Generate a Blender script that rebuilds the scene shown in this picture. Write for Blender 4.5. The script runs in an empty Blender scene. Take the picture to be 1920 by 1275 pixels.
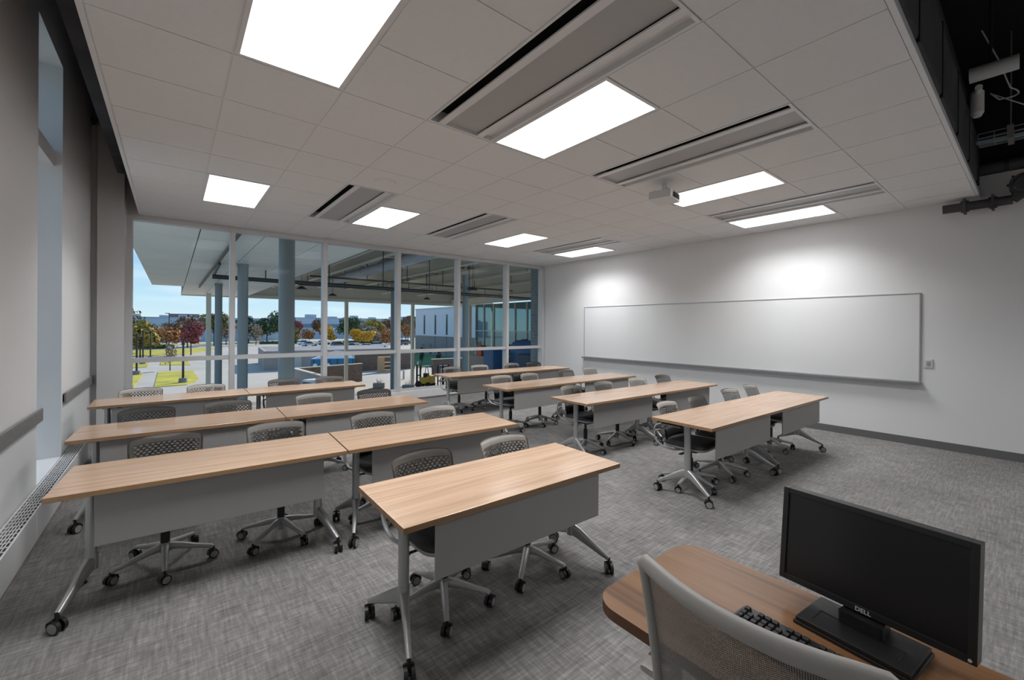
import bpy, bmesh, math, random
from mathutils import Vector, Matrix
random.seed(7)
PI = math.pi
S = bpy.context.scene
C = S.collection

# ------------------------------------------------------------------ camera
CAM_H = 1.624
F_PX, YAW, ROLL, CY = 792.9, 0.6769, 0.0058, 612.67
cd = bpy.data.cameras.new('camera')
cam = bpy.data.objects.new('camera', cd)
C.objects.link(cam)
S.camera = cam
cd.sensor_fit = 'HORIZONTAL'
cd.sensor_width = 36.0
cd.lens = F_PX / 1920 * 36.0
cd.shift_y = -(637.5 - CY) / 1920
cd.clip_start = 0.05
cd.clip_end = 2000
fw = Vector((math.sin(YAW), math.cos(YAW), 0))
rt = Vector((math.cos(YAW), -math.sin(YAW), 0))
up = Vector((0, 0, 1))
r2 = rt * math.cos(ROLL) + up * math.sin(ROLL)
u2 = up * math.cos(ROLL) - rt * math.sin(ROLL)
m = Matrix(((r2.x, u2.x, -fw.x, 0), (r2.y, u2.y, -fw.y, 0), (r2.z, u2.z, -fw.z, CAM_H), (0, 0, 0, 1)))
cam.matrix_world = m

# ------------------------------------------------------------------ world sky
w = bpy.data.worlds.new('sky')
S.world = w
w.use_nodes = True
nt = w.node_tree
nt.nodes.clear()
N = nt.nodes.new
out = N('ShaderNodeOutputWorld'); bg = N('ShaderNodeBackground')
tc = N('ShaderNodeTexCoord'); sx = N('ShaderNodeSeparateXYZ'); rp = N('ShaderNodeValToRGB')
nt.links.new(tc.outputs['Generated'], sx.inputs[0])
nt.links.new(sx.outputs['Z'], rp.inputs['Fac'])
e = rp.color_ramp.elements
e[0].position = 0.0; e[0].color = (0.60, 0.74, 0.80, 1)
e[1].position = 1.0; e[1].color = (0.20, 0.34, 0.60, 1)
for p_, c_ in ((0.05, (0.46, 0.68, 0.82, 1)), (0.20, (0.15, 0.41, 0.74, 1)), (0.5, (0.17, 0.37, 0.68, 1))):
    k = rp.color_ramp.elements.new(p_); k.color = c_
ns = N('ShaderNodeTexNoise'); mp = N('ShaderNodeMapping'); mx = N('ShaderNodeMix'); cr = N('ShaderNodeValToRGB')
mp.inputs['Scale'].default_value = (2.2, 2.2, 16)
nt.links.new(tc.outputs['Generated'], mp.inputs[0]); nt.links.new(mp.outputs[0], ns.inputs['Vector'])
ns.inputs['Scale'].default_value = 2.0; ns.inputs['Detail'].default_value = 5
cr.color_ramp.elements[0].position = 0.52; cr.color_ramp.elements[1].position = 0.8
cr.color_ramp.elements[1].color = (0.55, 0.55, 0.55, 1)
nt.links.new(ns.outputs['Fac'], cr.inputs['Fac'])
mx.data_type = 'RGBA'
nt.links.new(cr.outputs['Color'], mx.inputs[0])
nt.links.new(rp.outputs['Color'], mx.inputs[6])
mx.inputs[7].default_value = (0.80, 0.88, 0.92, 1)
nt.links.new(mx.outputs[2], bg.inputs['Color'])
bg.inputs['Strength'].default_value = 1.0
nt.links.new(bg.outputs[0], out.inputs[0])

sl = bpy.data.lights.new('sun', 'SUN')
sl.energy = 5.0; sl.angle = 0.009; sl.color = (1.0, 0.93, 0.82)
sun = bpy.data.objects.new('sun', sl)
C.objects.link(sun)
sun.location = (60, 60, 40)
sun.rotation_euler = Vector((-0.72, -0.48, -0.50)).to_track_quat('-Z', 'Y').to_euler()

S.view_settings.view_transform = 'Standard'
S.view_settings.look = 'None'
S.view_settings.gamma = 1.0
S.view_settings.exposure = 0.30
S.view_settings.use_curve_mapping = False
PANEL_W, SPREAD = 27.0, math.radians(128)   # light of one ceiling panel, W; cut-off of its prismatic diffuser

# ------------------------------------------------------------------ materials
MATS = {}
def mat(name, col, rough=0.5, metal=0.0, spec=0.5, var=0.0, vscale=(8, 8, 8), bump=0.0, bscale=60, emit=None, es=1.0):
    m = bpy.data.materials.new(name); m.use_nodes = True
    t = m.node_tree; b = t.nodes['Principled BSDF']
    b.inputs['Base Color'].default_value = (*col, 1)
    b.inputs['Roughness'].default_value = rough
    b.inputs['Metallic'].default_value = metal
    b.inputs['Specular IOR Level'].default_value = spec
    if var or bump:
        tc = t.nodes.new('ShaderNodeTexCoord'); mp = t.nodes.new('ShaderNodeMapping')
        mp.inputs['Scale'].default_value = vscale
        t.links.new(tc.outputs['Object'], mp.inputs[0])
    if var:
        n = t.nodes.new('ShaderNodeTexNoise'); n.inputs['Scale'].default_value = 1; n.inputs['Detail'].default_value = 4
        t.links.new(mp.outputs[0], n.inputs['Vector'])
        r = t.nodes.new('ShaderNodeValToRGB')
        r.color_ramp.elements[0].position = 0.3; r.color_ramp.elements[1].position = 0.7
        r.color_ramp.elements[0].color = (*[c * (1 - var) for c in col], 1)
        r.color_ramp.elements[1].color = (*[min(1, c * (1 + var)) for c in col], 1)
        t.links.new(n.outputs['Fac'], r.inputs['Fac']); t.links.new(r.outputs['Color'], b.inputs['Base Color'])
    if bump:
        n2 = t.nodes.new('ShaderNodeTexNoise'); n2.inputs['Scale'].default_value = bscale; n2.inputs['Detail'].default_value = 3
        t.links.new(tc.outputs['Object'], n2.inputs['Vector'])
        bp = t.nodes.new('ShaderNodeBump'); bp.inputs['Strength'].default_value = bump; bp.inputs['Distance'].default_value = 0.01
        t.links.new(n2.outputs['Fac'], bp.inputs['Height']); t.links.new(bp.outputs[0], b.inputs['Normal'])
    if emit:
        b.inputs['Emission Color'].default_value = (*emit, 1); b.inputs['Emission Strength'].default_value = es
    MATS[name] = m
    return m

def wood(name, dark, mid, light, axis, rough):
    m = bpy.data.materials.new(name); m.use_nodes = True
    t = m.node_tree; b = t.nodes['Principled BSDF']; L = t.links.new
    tc = t.nodes.new('ShaderNodeTexCoord'); oi = t.nodes.new('ShaderNodeObjectInfo')
    ad = t.nodes.new('ShaderNodeVectorMath'); ad.operation = 'MULTIPLY_ADD'
    ad.inputs[1].default_value = (1, 1, 1)
    L(tc.outputs['Object'], ad.inputs[0])
    cm = t.nodes.new('ShaderNodeMath'); cm.operation = 'MULTIPLY'; cm.inputs[1].default_value = 40
    L(oi.outputs['Random'], cm.inputs[0]); L(cm.outputs[0], ad.inputs[2])
    mp = t.nodes.new('ShaderNodeMapping')
    mp.inputs['Scale'].default_value = (1.1, 26, 26) if axis == 'X' else (26, 1.1, 26)
    L(ad.outputs[0], mp.inputs[0])
    n = t.nodes.new('ShaderNodeTexNoise'); n.inputs['Scale'].default_value = 1; n.inputs['Detail'].default_value = 6; n.inputs['Distortion'].default_value = 0.4
    L(mp.outputs[0], n.inputs['Vector'])
    r = t.nodes.new('ShaderNodeValToRGB'); els = r.color_ramp.elements
    els[0].position = 0.28; els[0].color = (*dark, 1); els[1].position = 0.75; els[1].color = (*light, 1)
    k = els.new(0.5); k.color = (*mid, 1)
    L(n.outputs['Fac'], r.inputs['Fac'])
    mp2 = t.nodes.new('ShaderNodeMapping'); mp2.inputs['Scale'].default_value = (4, 220, 220) if axis == 'X' else (220, 4, 220)
    L(ad.outputs[0], mp2.inputs[0])
    n2 = t.nodes.new('ShaderNodeTexNoise'); n2.inputs['Scale'].default_value = 1; n2.inputs['Detail'].default_value = 2
    L(mp2.outputs[0], n2.inputs['Vector'])
    mx = t.nodes.new('ShaderNodeMix'); mx.data_type = 'RGBA'; mx.blend_type = 'MULTIPLY'; mx.inputs[0].default_value = 0.35
    r2 = t.nodes.new('ShaderNodeValToRGB'); r2.color_ramp.elements[0].position = 0.3; r2.color_ramp.elements[0].color = (0.6, 0.55, 0.5, 1); r2.color_ramp.elements[1].position = 0.6
    L(n2.outputs['Fac'], r2.inputs['Fac'])
    L(r.outputs['Color'], mx.inputs[6]); L(r2.outputs['Color'], mx.inputs[7]); L(mx.outputs[2], b.inputs['Base Color'])
    b.inputs['Roughness'].default_value = rough
    MATS[name] = m
    return m

def carpet():
    m = bpy.data.materials.new('carpet'); m.use_nodes = True
    t = m.node_tree; b = t.nodes['Principled BSDF']; L = t.links.new
    tc = t.nodes.new('ShaderNodeTexCoord')
    def streak(sc, det):
        mp = t.nodes.new('ShaderNodeMapping'); mp.inputs['Scale'].default_value = sc
        L(tc.outputs['Object'], mp.inputs[0])
        n = t.nodes.new('ShaderNodeTexNoise'); n.inputs['Scale'].default_value = 1; n.inputs['Detail'].default_value = det
        n.inputs['Roughness'].default_value = 0.65
        L(mp.outputs[0], n.inputs['Vector']); return n.outputs['Fac']
    a = streak((6, 62, 1), 3); c = streak((55, 6, 1), 3); d = streak((1.3, 1.3, 1), 4); g = streak((300, 300, 1), 2)
    def mth(op, x, y):
        k = t.nodes.new('ShaderNodeMath'); k.operation = op
        for i, v in enumerate((x, y)):
            if isinstance(v, float): k.inputs[i].default_value = v
            else: L(v, k.inputs[i])
        return k.outputs[0]
    s = mth('ADD', mth('MULTIPLY', a, 0.38), mth('MULTIPLY', c, 0.34))
    s = mth('ADD', s, mth('MULTIPLY', d, 0.20))
    s = mth('ADD', s, mth('MULTIPLY', g, 0.08))
    r = t.nodes.new('ShaderNodeValToRGB'); els = r.color_ramp.elements
    els[0].position = 0.37; els[0].color = (0.110, 0.106, 0.103, 1)
    els[1].position = 0.66; els[1].color = (0.335, 0.325, 0.314, 1)
    k = els.new(0.50); k.color = (0.193, 0.187, 0.181, 1)
    L(s, r.inputs['Fac']); L(r.outputs['Color'], b.inputs['Base Color'])
    b.inputs['Roughness'].default_value = 0.95; b.inputs['Specular IOR Level'].default_value = 0.15
    bp = t.nodes.new('ShaderNodeBump'); bp.inputs['Strength'].default_value = 0.35; bp.inputs['Distance'].default_value = 0.004
    L(g, bp.inputs['Height']); L(bp.outputs[0], b.inputs['Normal'])
    MATS['carpet'] = m
    return m

def brickmat(name, c1, c2, mortar, scale, bw=0.5, rh=0.25):
    m = bpy.data.materials.new(name); m.use_nodes = True
    t = m.node_tree; b = t.nodes['Principled BSDF']; L = t.links.new
    tc = t.nodes.new('ShaderNodeTexCoord'); sp = t.nodes.new('ShaderNodeSeparateXYZ'); cb = t.nodes.new('ShaderNodeCombineXYZ')
    L(tc.outputs['Object'], sp.inputs[0])
    ad = t.nodes.new('ShaderNodeMath'); ad.operation = 'ADD'
    L(sp.outputs['X'], ad.inputs[0]); L(sp.outputs['Y'], ad.inputs[1]); L(ad.outputs[0], cb.inputs[0]); L(sp.outputs['Z'], cb.inputs[1])
    k = t.nodes.new('ShaderNodeTexBrick'); k.inputs['Scale'].default_value = scale
    k.inputs['Color1'].default_value = (*c1, 1); k.inputs['Color2'].default_value = (*c2, 1); k.inputs['Mortar'].default_value = (*mortar, 1)
    k.inputs['Mortar Size'].default_value = 0.012; k.inputs['Brick Width'].default_value = bw; k.inputs['Row Height'].default_value = rh
    L(cb.outputs[0], k.inputs['Vector']); L(k.outputs['Color'], b.inputs['Base Color'])
    b.inputs['Roughness'].default_value = 0.9
    MATS[name] = m
    return m

def glassmat(name, tint, refl_rough=0.0, ior=1.45, gloss=(1, 1, 1)):
    m = bpy.data.materials.new(name); m.use_nodes = True
    t = m.node_tree; t.nodes.clear(); L = t.links.new
    o = t.nodes.new('ShaderNodeOutputMaterial'); mx = t.nodes.new('ShaderNodeMixShader')
    tr = t.nodes.new('ShaderNodeBsdfTransparent'); gl = t.nodes.new('ShaderNodeBsdfGlossy'); fr = t.nodes.new('ShaderNodeFresnel')
    tr.inputs[0].default_value = (*tint, 1); gl.inputs['Roughness'].default_value = refl_rough; fr.inputs[0].default_value = ior
    gl.inputs['Color'].default_value = (*gloss, 1)
    L(fr.outputs[0], mx.inputs[0]); L(tr.outputs[0], mx.inputs[1]); L(gl.outputs[0], mx.inputs[2]); L(mx.outputs[0], o.inputs[0])
    MATS[name] = m
    return m

def weavemat(name, col, sx_, sz_):
    m = bpy.data.materials.new(name); m.use_nodes = True
    t = m.node_tree; b = t.nodes['Principled BSDF']; L = t.links.new
    b.inputs['Base Color'].default_value = (*col, 1); b.inputs['Roughness'].default_value = 0.6
    tc = t.nodes.new('ShaderNodeTexCoord'); sp = t.nodes.new('ShaderNodeSeparateXYZ')
    L(tc.outputs['Object'], sp.inputs[0])
    outs = []
    for ax, s in (('X', sx_), ('Z', sz_)):
        a = t.nodes.new('ShaderNodeMath'); a.operation = 'MULTIPLY'; a.inputs[1].default_value = s; L(sp.outputs[ax], a.inputs[0])
        f = t.nodes.new('ShaderNodeMath'); f.operation = 'FRACT'; L(a.outputs[0], f.inputs[0])
        g = t.nodes.new('ShaderNodeMath'); g.operation = 'LESS_THAN'; g.inputs[1].default_value = 0.62; L(f.outputs[0], g.inputs[0])
        outs.append(g.outputs[0])
    dots = t.nodes.new('ShaderNodeMath'); dots.operation = 'MULTIPLY'; L(outs[0], dots.inputs[0]); L(outs[1], dots.inputs[1])
    cm = t.nodes.new('ShaderNodeMix'); cm.data_type = 'RGBA'; L(dots.outputs[0], cm.inputs[0])
    cm.inputs[6].default_value = (*[c * 0.09 for c in col], 1); cm.inputs[7].default_value = (*col, 1); L(cm.outputs[2], b.inputs['Base Color'])
    mxx = t.nodes.new('ShaderNodeMath'); mxx.operation = 'MAXIMUM'; L(outs[0], mxx.inputs[0]); L(outs[1], mxx.inputs[1])
    L(mxx.outputs[0], b.inputs['Alpha'])
    MATS[name] = m
    return m

def perfmat(name, col, hole, scale):
    m = bpy.data.materials.new(name); m.use_nodes = True
    t = m.node_tree; b = t.nodes['Principled BSDF']; L = t.links.new
    tc = t.nodes.new('ShaderNodeTexCoord'); vo = t.nodes.new('ShaderNodeTexVoronoi')
    vo.inputs['Scale'].default_value = scale; vo.inputs['Randomness'].default_value = 0.0
    L(tc.outputs['Object'], vo.inputs['Vector'])
    r = t.nodes.new('ShaderNodeValToRGB'); r.color_ramp.interpolation = 'CONSTANT'
    r.color_ramp.elements[0].color = (*hole, 1); r.color_ramp.elements[1].position = 0.34; r.color_ramp.elements[1].color = (*col, 1)
    L(vo.outputs['Distance'], r.inputs['Fac']); L(r.outputs['Color'], b.inputs['Base Color'])
    b.inputs['Roughness'].default_value = 0.45
    MATS[name] = m
    return m

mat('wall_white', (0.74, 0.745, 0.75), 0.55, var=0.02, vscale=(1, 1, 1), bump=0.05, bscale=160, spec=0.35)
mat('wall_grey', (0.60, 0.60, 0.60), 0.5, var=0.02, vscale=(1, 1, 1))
mat('tile_white', (0.74, 0.745, 0.75), 0.85, var=0.015, vscale=(14, 14, 14), bump=0.1, bscale=250, spec=0.2)
mat('tee_white', (0.70, 0.70, 0.70), 0.4)
mat('alu_white', (0.72, 0.72, 0.73), 0.35)
mat('frame_alu', (0.62, 0.62, 0.63), 0.35, metal=0.1)
mat('black_plenum', (0.006, 0.006, 0.007), 0.9)
mat('black_steel', (0.015, 0.016, 0.017), 0.6)
mat('duct_wrap', (0.060, 0.059, 0.064), 0.75, var=0.25, vscale=(3, 3, 3), bump=0.25, bscale=12)
mat('base_grey', (0.13, 0.13, 0.13), 0.6)
mat('rail_grey', (0.20, 0.195, 0.19), 0.5, var=0.15, vscale=(2, 40, 40))
mat('heater_white', (0.62, 0.62, 0.62), 0.4)
mat('grille_dark', (0.03, 0.03, 0.03), 0.6)
wood('oak', (0.47, 0.315, 0.215), (0.57, 0.395, 0.275), (0.65, 0.465, 0.335), 'X', 0.15)
wood('oak_edge', (0.30, 0.18, 0.10), (0.36, 0.22, 0.12), (0.42, 0.26, 0.15), 'X', 0.25)
wood('walnut', (0.125, 0.055, 0.022), (0.225, 0.110, 0.046), (0.30, 0.155, 0.070), 'Y', 0.34)
mat('walnut_edge', (0.12, 0.055, 0.025), 0.4, var=0.2, vscale=(20, 2, 20))
mat('panel_grey', (0.32, 0.312, 0.30), 0.5)
mat('leg_silver', (0.42, 0.425, 0.43), 0.32, metal=0.55)
mat('chair_grey', (0.41, 0.393, 0.368), 0.5)
mat('chair_frame', (0.38, 0.38, 0.38), 0.4, metal=0.2)
mat('seat_dark', (0.055, 0.056, 0.060), 0.85, var=0.15, vscale=(90, 90, 90), bump=0.3, bscale=300)
mat('lumbar_dark', (0.022, 0.022, 0.024), 0.7)
mat('black_plastic', (0.010, 0.010, 0.010), 0.4)
mat('wheel_disc', (0.28, 0.28, 0.28), 0.45)
mat('screen', (0.012, 0.012, 0.014), 0.28)
mat('monitor_black', (0.016, 0.016, 0.017), 0.35)
mat('logo_silver', (0.55, 0.55, 0.55), 0.4)
mat('key_black', (0.014, 0.014, 0.014), 0.45)
mat('board_white', (0.71, 0.72, 0.725), 0.07, var=0.01, vscale=(0.6, 0.6, 0.6))
mat('board_alu', (0.50, 0.50, 0.51), 0.35, metal=0.6)
mat('tray_grey', (0.27, 0.27, 0.27), 0.4, metal=0.5)
mat('diffuser_glow', (0.9, 0.9, 0.9), 0.5, emit=(0.985, 0.99, 1.0), es=2.2)
perfmat('perforated', (0.42, 0.42, 0.42), (0.02, 0.02, 0.02), 75)
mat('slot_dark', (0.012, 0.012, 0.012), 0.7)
mat('projector_white', (0.62, 0.62, 0.61), 0.4)
mat('pipe_white', (0.62, 0.61, 0.58), 0.5)
mat('wire_zinc', (0.45, 0.45, 0.45), 0.35, metal=0.8)
mat('cable_blue', (0.20, 0.33, 0.42), 0.5)
carpet()
weavemat('mesh_weave', (0.40, 0.38, 0.355), 245, 245)
glassmat('window_glass', (0.985, 0.987, 0.98), ior=1.16)
# outdoors
mat('concrete', (0.38, 0.355, 0.32), 0.9, var=0.10, vscale=(0.15, 0.15, 0.15))
mat('asphalt', (0.34, 0.335, 0.325), 0.9, var=0.08, vscale=(0.1, 0.1, 0.1))
mat('grass', (0.36, 0.33, 0.035), 0.95, var=0.30, vscale=(0.5, 0.5, 0.5))
mat('grass_green', (0.045, 0.14, 0.05), 0.95, var=0.25, vscale=(0.4, 0.4, 0.4))
mat('soffit', (0.84, 0.81, 0.745), 0.45, var=0.05, vscale=(0.6, 0.6, 0.6))
mat('steel_beige', (0.62, 0.59, 0.50), 0.6, var=0.06, vscale=(0.5, 0.5, 0.5))
mat('deck_grey', (0.11, 0.108, 0.10), 0.8)
mat('column_blue', (0.20, 0.235, 0.25), 0.45)
mat('column_beige', (0.60, 0.57, 0.48), 0.6)
mat('pipe_dark', (0.035, 0.035, 0.036), 0.5)
mat('lamp_post', (0.022, 0.022, 0.024), 0.5)
mat('white_build', (0.60, 0.62, 0.65), 0.7, var=0.03, vscale=(0.2, 0.2, 0.2))
mat('hazy_build', (0.46, 0.54, 0.63), 0.8, var=0.06, vscale=(0.1, 0.1, 0.1))  # bluish shade and pale distance haze are mixed into this wall colour
mat('blue_build_dark', (0.20, 0.25, 0.32), 0.7)
mat('roof_unit', (0.44, 0.48, 0.54), 0.7)
mat('roof_brown', (0.32, 0.20, 0.16), 0.8)
mat('tan_wall', (0.34, 0.30, 0.27), 0.9, var=0.06, vscale=(0.6, 0.6, 0.6))
mat('stone_cap', (0.52, 0.48, 0.43), 0.85)
mat('gate_tan', (0.48, 0.47, 0.43), 0.6)
mat('roof_membrane', (0.20, 0.20, 0.21), 0.9, var=0.2, vscale=(0.6, 0.6, 0.6))
brickmat('brick_brown', (0.14, 0.10, 0.078), (0.19, 0.14, 0.11), (0.22, 0.19, 0.16), 1.6)
brickmat('brick_grey', (0.20, 0.19, 0.185), (0.24, 0.225, 0.215), (0.26, 0.25, 0.24), 0.8)
brickmat('brick_blue', (0.16, 0.21, 0.23), (0.20, 0.25, 0.27), (0.30, 0.33, 0.34), 2.6)
mat('timber', (0.50, 0.33, 0.18), 0.8, var=0.2, vscale=(2, 2, 20))
mat('dumpster_blue', (0.03, 0.17, 0.30), 0.5)
mat('equip_blue', (0.02, 0.13, 0.31), 0.45)
mat('equip_navy', (0.015, 0.05, 0.12), 0.5)
mat('red_paint', (0.50, 0.08, 0.05), 0.5)
mat('yellow_paint', (0.55, 0.36, 0.03), 0.45)
mat('slit_glass', (0.045, 0.06, 0.07), 0.15)
mat('facade_glass', (0.16, 0.28, 0.30), 0.03, metal=0.72)
mat('mullion_alu', (0.45, 0.47, 0.46), 0.4, metal=0.3)
mat('trunk', (0.10, 0.075, 0.055), 0.9)
for n_, c_ in dict(leaf_green=(0.055, 0.105, 0.045), leaf_olive=(0.17, 0.15, 0.045), leaf_yellow=(0.62, 0.36, 0.03), leaf_orange=(0.42, 0.20, 0.075),
                   leaf_red=(0.30, 0.085, 0.085), leaf_brown=(0.20, 0.115, 0.065), leaf_pale=(0.34, 0.27, 0.20), leaf_mixed=(0.32, 0.24, 0.05), leaf_dark=(0.03, 0.06, 0.035)).items():
    mat(n_, c_, 0.9, var=0.45, vscale=(1.6, 1.6, 1.6))
for n_, c_ in dict(car_silver=(0.50, 0.52, 0.54), car_navy=(0.03, 0.05, 0.10), car_white=(0.75, 0.76, 0.78), car_grey=(0.12, 0.14, 0.17)).items():
    mat(n_, c_, 0.25)
mat('car_glass', (0.015, 0.02, 0.025), 0.1)
mat('tyre', (0.015, 0.015, 0.015), 0.8)
mat('seal_dark', (0.03, 0.03, 0.03), 0.8)

# ------------------------------------------------------------------ mesh helpers
class MB:
    def __init__(s): s.v = []; s.f = []; s.m = []; s.sm = []
    def add(s, vs, fs, mi=0, smooth=False):
        b = len(s.v); s.v += [tuple(v) for v in vs]
        for f in fs: s.f.append(tuple(b + i for i in f)); s.m.append(mi); s.sm.append(smooth)
        return s
    def box(s, x0, x1, y0, y1, z0, z1, mi=0):
        return s.add([(x0, y0, z0), (x1, y0, z0), (x1, y1, z0), (x0, y1, z0), (x0, y0, z1), (x1, y0, z1), (x1, y1, z1), (x0, y1, z1)],
                     [(0, 3, 2, 1), (4, 5, 6, 7), (0, 1, 5, 4), (1, 2, 6, 5), (2, 3, 7, 6), (3, 0, 4, 7)], mi)
    def cyl(s, p0, p1, r0, r1=None, n=16, mi=0, caps=True):
        r1 = r0 if r1 is None else r1
        p0 = Vector(p0); p1 = Vector(p1); d = (p1 - p0).normalized()
        a = d.orthogonal().normalized(); b = d.cross(a)
        vs = []
        for p, r in ((p0, r0), (p1, r1)):
            for i in range(n):
                t = 2 * PI * i / n; vs.append(p + a * (r * math.cos(t)) + b * (r * math.sin(t)))
        s.add(vs, [(i, (i + 1) % n, n + (i + 1) % n, n + i) for i in range(n)], mi, True)
        if caps:
            s.add(vs[:n], [tuple(reversed(range(n)))], mi); s.add(vs[n:], [tuple(range(n))], mi)
        return s
    def prism(s, pts, z0, z1, mi=0, side_mi=None):
        n = len(pts); side_mi = mi if side_mi is None else side_mi
        s.add([(x, y, z1) for x, y in pts], [tuple(range(n))], mi)
        s.add([(x, y, z0) for x, y in pts], [tuple(reversed(range(n)))], mi)
        s.add([(x, y, z0) for x, y in pts] + [(x, y, z1) for x, y in pts], [(i, (i + 1) % n, n + (i + 1) % n, n + i) for i in range(n)], side_mi)
        return s
    def sweep(s, path, wh, n=10, mi=0, upv=(0, 0, 1), e=0.6, closed=False):
        """superellipse cross-section along a path; wh = list of (half width, half height)"""
        P = [Vector(p) for p in path]; k = len(P); U = Vector(upv); rings = []
        for i in range(k):
            if closed: d = P[(i + 1) % k] - P[i - 1]
            else: d = P[min(i + 1, k - 1)] - P[max(i - 1, 0)]
            d.normalize()
            a = d.cross(U)
            a = a.normalized() if a.length > 1e-4 else d.orthogonal().normalized()
            b = a.cross(d).normalized()
            hw, hh = wh[i] if isinstance(wh, list) else wh
            ring = []
            for j in range(n):
                t = 2 * PI * (j + 0.5) / n; c_, s_ = math.cos(t), math.sin(t)
                ring.append(P[i] + a * (hw * math.copysign(abs(c_) ** e, c_)) + b * (hh * math.copysign(abs(s_) ** e, s_)))
            rings.append(ring)
        vs = [v for r in rings for v in r]; fs = []
        for i in range(k if closed else k - 1):
            i2 = (i + 1) % k
            for j in range(n): fs.append((i * n + j, i * n + (j + 1) % n, i2 * n + (j + 1) % n, i2 * n + j))
        s.add(vs, fs, mi, True)
        if not closed:
            s.add(rings[0], [tuple(range(n))], mi); s.add(rings[-1], [tuple(reversed(range(n)))], mi)
        return s
    def slab(s, cx, cy, a, b, levels, n=40, e=0.45, mi=0):
        """stack of superellipse outlines: levels = (z, inset); closed top and bottom"""
        rings = []
        for z, ins in levels:
            r = []
            for i in range(n):
                t = 2 * PI * i / n; c_, s_ = math.cos(t), math.sin(t)
                r.append((cx + (a - ins) * math.copysign(abs(c_) ** e, c_), cy + (b - ins) * math.copysign(abs(s_) ** e, s_), z))
            rings.append(r)
        vs = [v for r in rings for v in r]; fs = []
        for i in range(len(rings) - 1):
            for j in range(n): fs.append((i * n + j, i * n + (j + 1) % n, (i + 1) * n + (j + 1) % n, (i + 1) * n + j))
        s.add(vs, fs, mi, True)
        s.add(rings[0], [tuple(reversed(range(n)))], mi); s.add(rings[-1], [tuple(range(n))], mi, True)
        return s
    def mesh(s, name, mats):
        me = bpy.data.meshes.new(name)
        me.from_pydata(s.v, [], s.f)
        for mt in ([mats] if isinstance(mats, str) else mats): me.materials.append(MATS[mt])
        me.polygons.foreach_set('material_index', s.m)
        me.polygons.foreach_set('use_smooth', s.sm)
        me.update()
        return me
    def build(s, name, mats, parent=None, loc=(0, 0, 0), rz=0.0, bevel=0.0, bseg=2):
        o = bpy.data.objects.new(name, s.mesh(name, mats))
        C.objects.link(o); o.location = loc; o.rotation_euler = (0, 0, rz)
        if parent: o.parent = parent
        if bevel:
            b = o.modifiers.new('bevel', 'BEVEL'); b.width = bevel; b.segments = bseg; b.limit_method = 'ANGLE'; b.angle_limit = 0.7
        return o

def inst(name, me, parent=None, loc=(0, 0, 0), rot=(0, 0, 0), scale=(1, 1, 1)):
    o = bpy.data.objects.new(name, me); C.objects.link(o)
    o.location = loc; o.rotation_euler = rot; o.scale = scale
    if parent: o.parent = parent
    return o
def tag(o, label, cat, group=None):
    o['label'] = label; o['category'] = cat
    if group: o['group'] = group
    return o
def thing(name, label, cat, loc=(0, 0, 0), rz=0.0, group=None):
    o = bpy.data.objects.new(name, None); C.objects.link(o)
    o.empty_display_size = 0.1
    o.location = loc; o.rotation_euler = (0, 0, rz)
    return tag(o, label, cat, group)
def struct(o):
    o['kind'] = 'structure'; return o
def copy_tree(o, parent=None):
    c = o.copy(); C.objects.link(c); c.parent = parent
    for ch in list(o.children): copy_tree(ch, c)
    return c
def qbez(a, b, c, n):
    a, b, c = Vector(a), Vector(b), Vector(c)
    return [a * (1 - t) ** 2 + b * (2 * t * (1 - t)) + c * t * t for t in [i / n for i in range(n + 1)]]

# ================================================================== ROOM SHELL
XR, YB, XW, CEIL, DECK = 8.12, 8.655, -0.90, 3.3195, 4.95
YN = -3.2
fl = struct(MB().box(-1.6, XR + 0.2, YN - 0.2, YB + 0.25, -0.15, 0).build('floor', 'carpet'))

wr = struct(MB().box(XR, XR + 0.18, YN, YB + 0.02, 0, 3.60).build('wall_right', 'wall_white'))
MB().box(XR, XR + 0.18, YN, YB + 0.02, 3.60, DECK).build('upper_wall', 'black_plenum', wr)
struct(MB().box(XW - 0.5, XR + 0.18, YN - 0.15, YN, 0, DECK).build('wall_back', 'wall_white'))
# left wall: near pier, recess with a tall window, far pier
RY0, RY1, RTOP, RB = 5.36, 6.39, 4.30, 0.24
b = MB()
b.box(XW - 0.42, XW, YN, RY0, 0, DECK)
b.box(XW - 0.42, XW, RY1, YB + 0.2, 0, DECK)
b.box(XW - 0.42, XW, RY0, RY1, 0, RB)
b.box(XW - 0.42, XW, RY0, RY1, RTOP, DECK)
struct(b.build('wall_left', 'wall_white'))
b = MB()
b.box(XW - 0.40, XW - 0.32, RY0, RY0 + 0.05, RB, RTOP); b.box(XW - 0.40, XW - 0.32, RY1 - 0.05, RY1, RB, RTOP)
b.box(XW - 0.40, XW - 0.32, RY0 + 0.05, RY1 - 0.05, RB, RB + 0.05); b.box(XW - 0.40, XW - 0.32, RY0 + 0.05, RY1 - 0.05, RTOP - 0.06, RTOP)
b.box(XW - 0.40, XW - 0.32, RY0 + 0.05, RY1 - 0.05, 1.02, 1.09)
w2 = struct(b.build('window_2', 'frame_alu'))
for z0, z1 in ((RB + 0.05, 1.02), (1.09, RTOP - 0.06)):
    MB().box(XW - 0.362, XW - 0.356, RY0 + 0.05, RY1 - 0.05, z0, z1).build('pane', 'window_glass', w2)
MB().box(XW - 0.31, XW - 0.06, RY0 + 0.002, RY1 - 0.002, 3.26, 3.42).build('window_head', 'heater_white', w2, bevel=0.004)
# drywall column in the corner by the glass wall
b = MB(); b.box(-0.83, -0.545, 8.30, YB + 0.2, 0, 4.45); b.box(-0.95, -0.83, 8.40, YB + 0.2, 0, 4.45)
struct(b.build('wall_corner', 'wall_grey', bevel=0.004))
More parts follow.
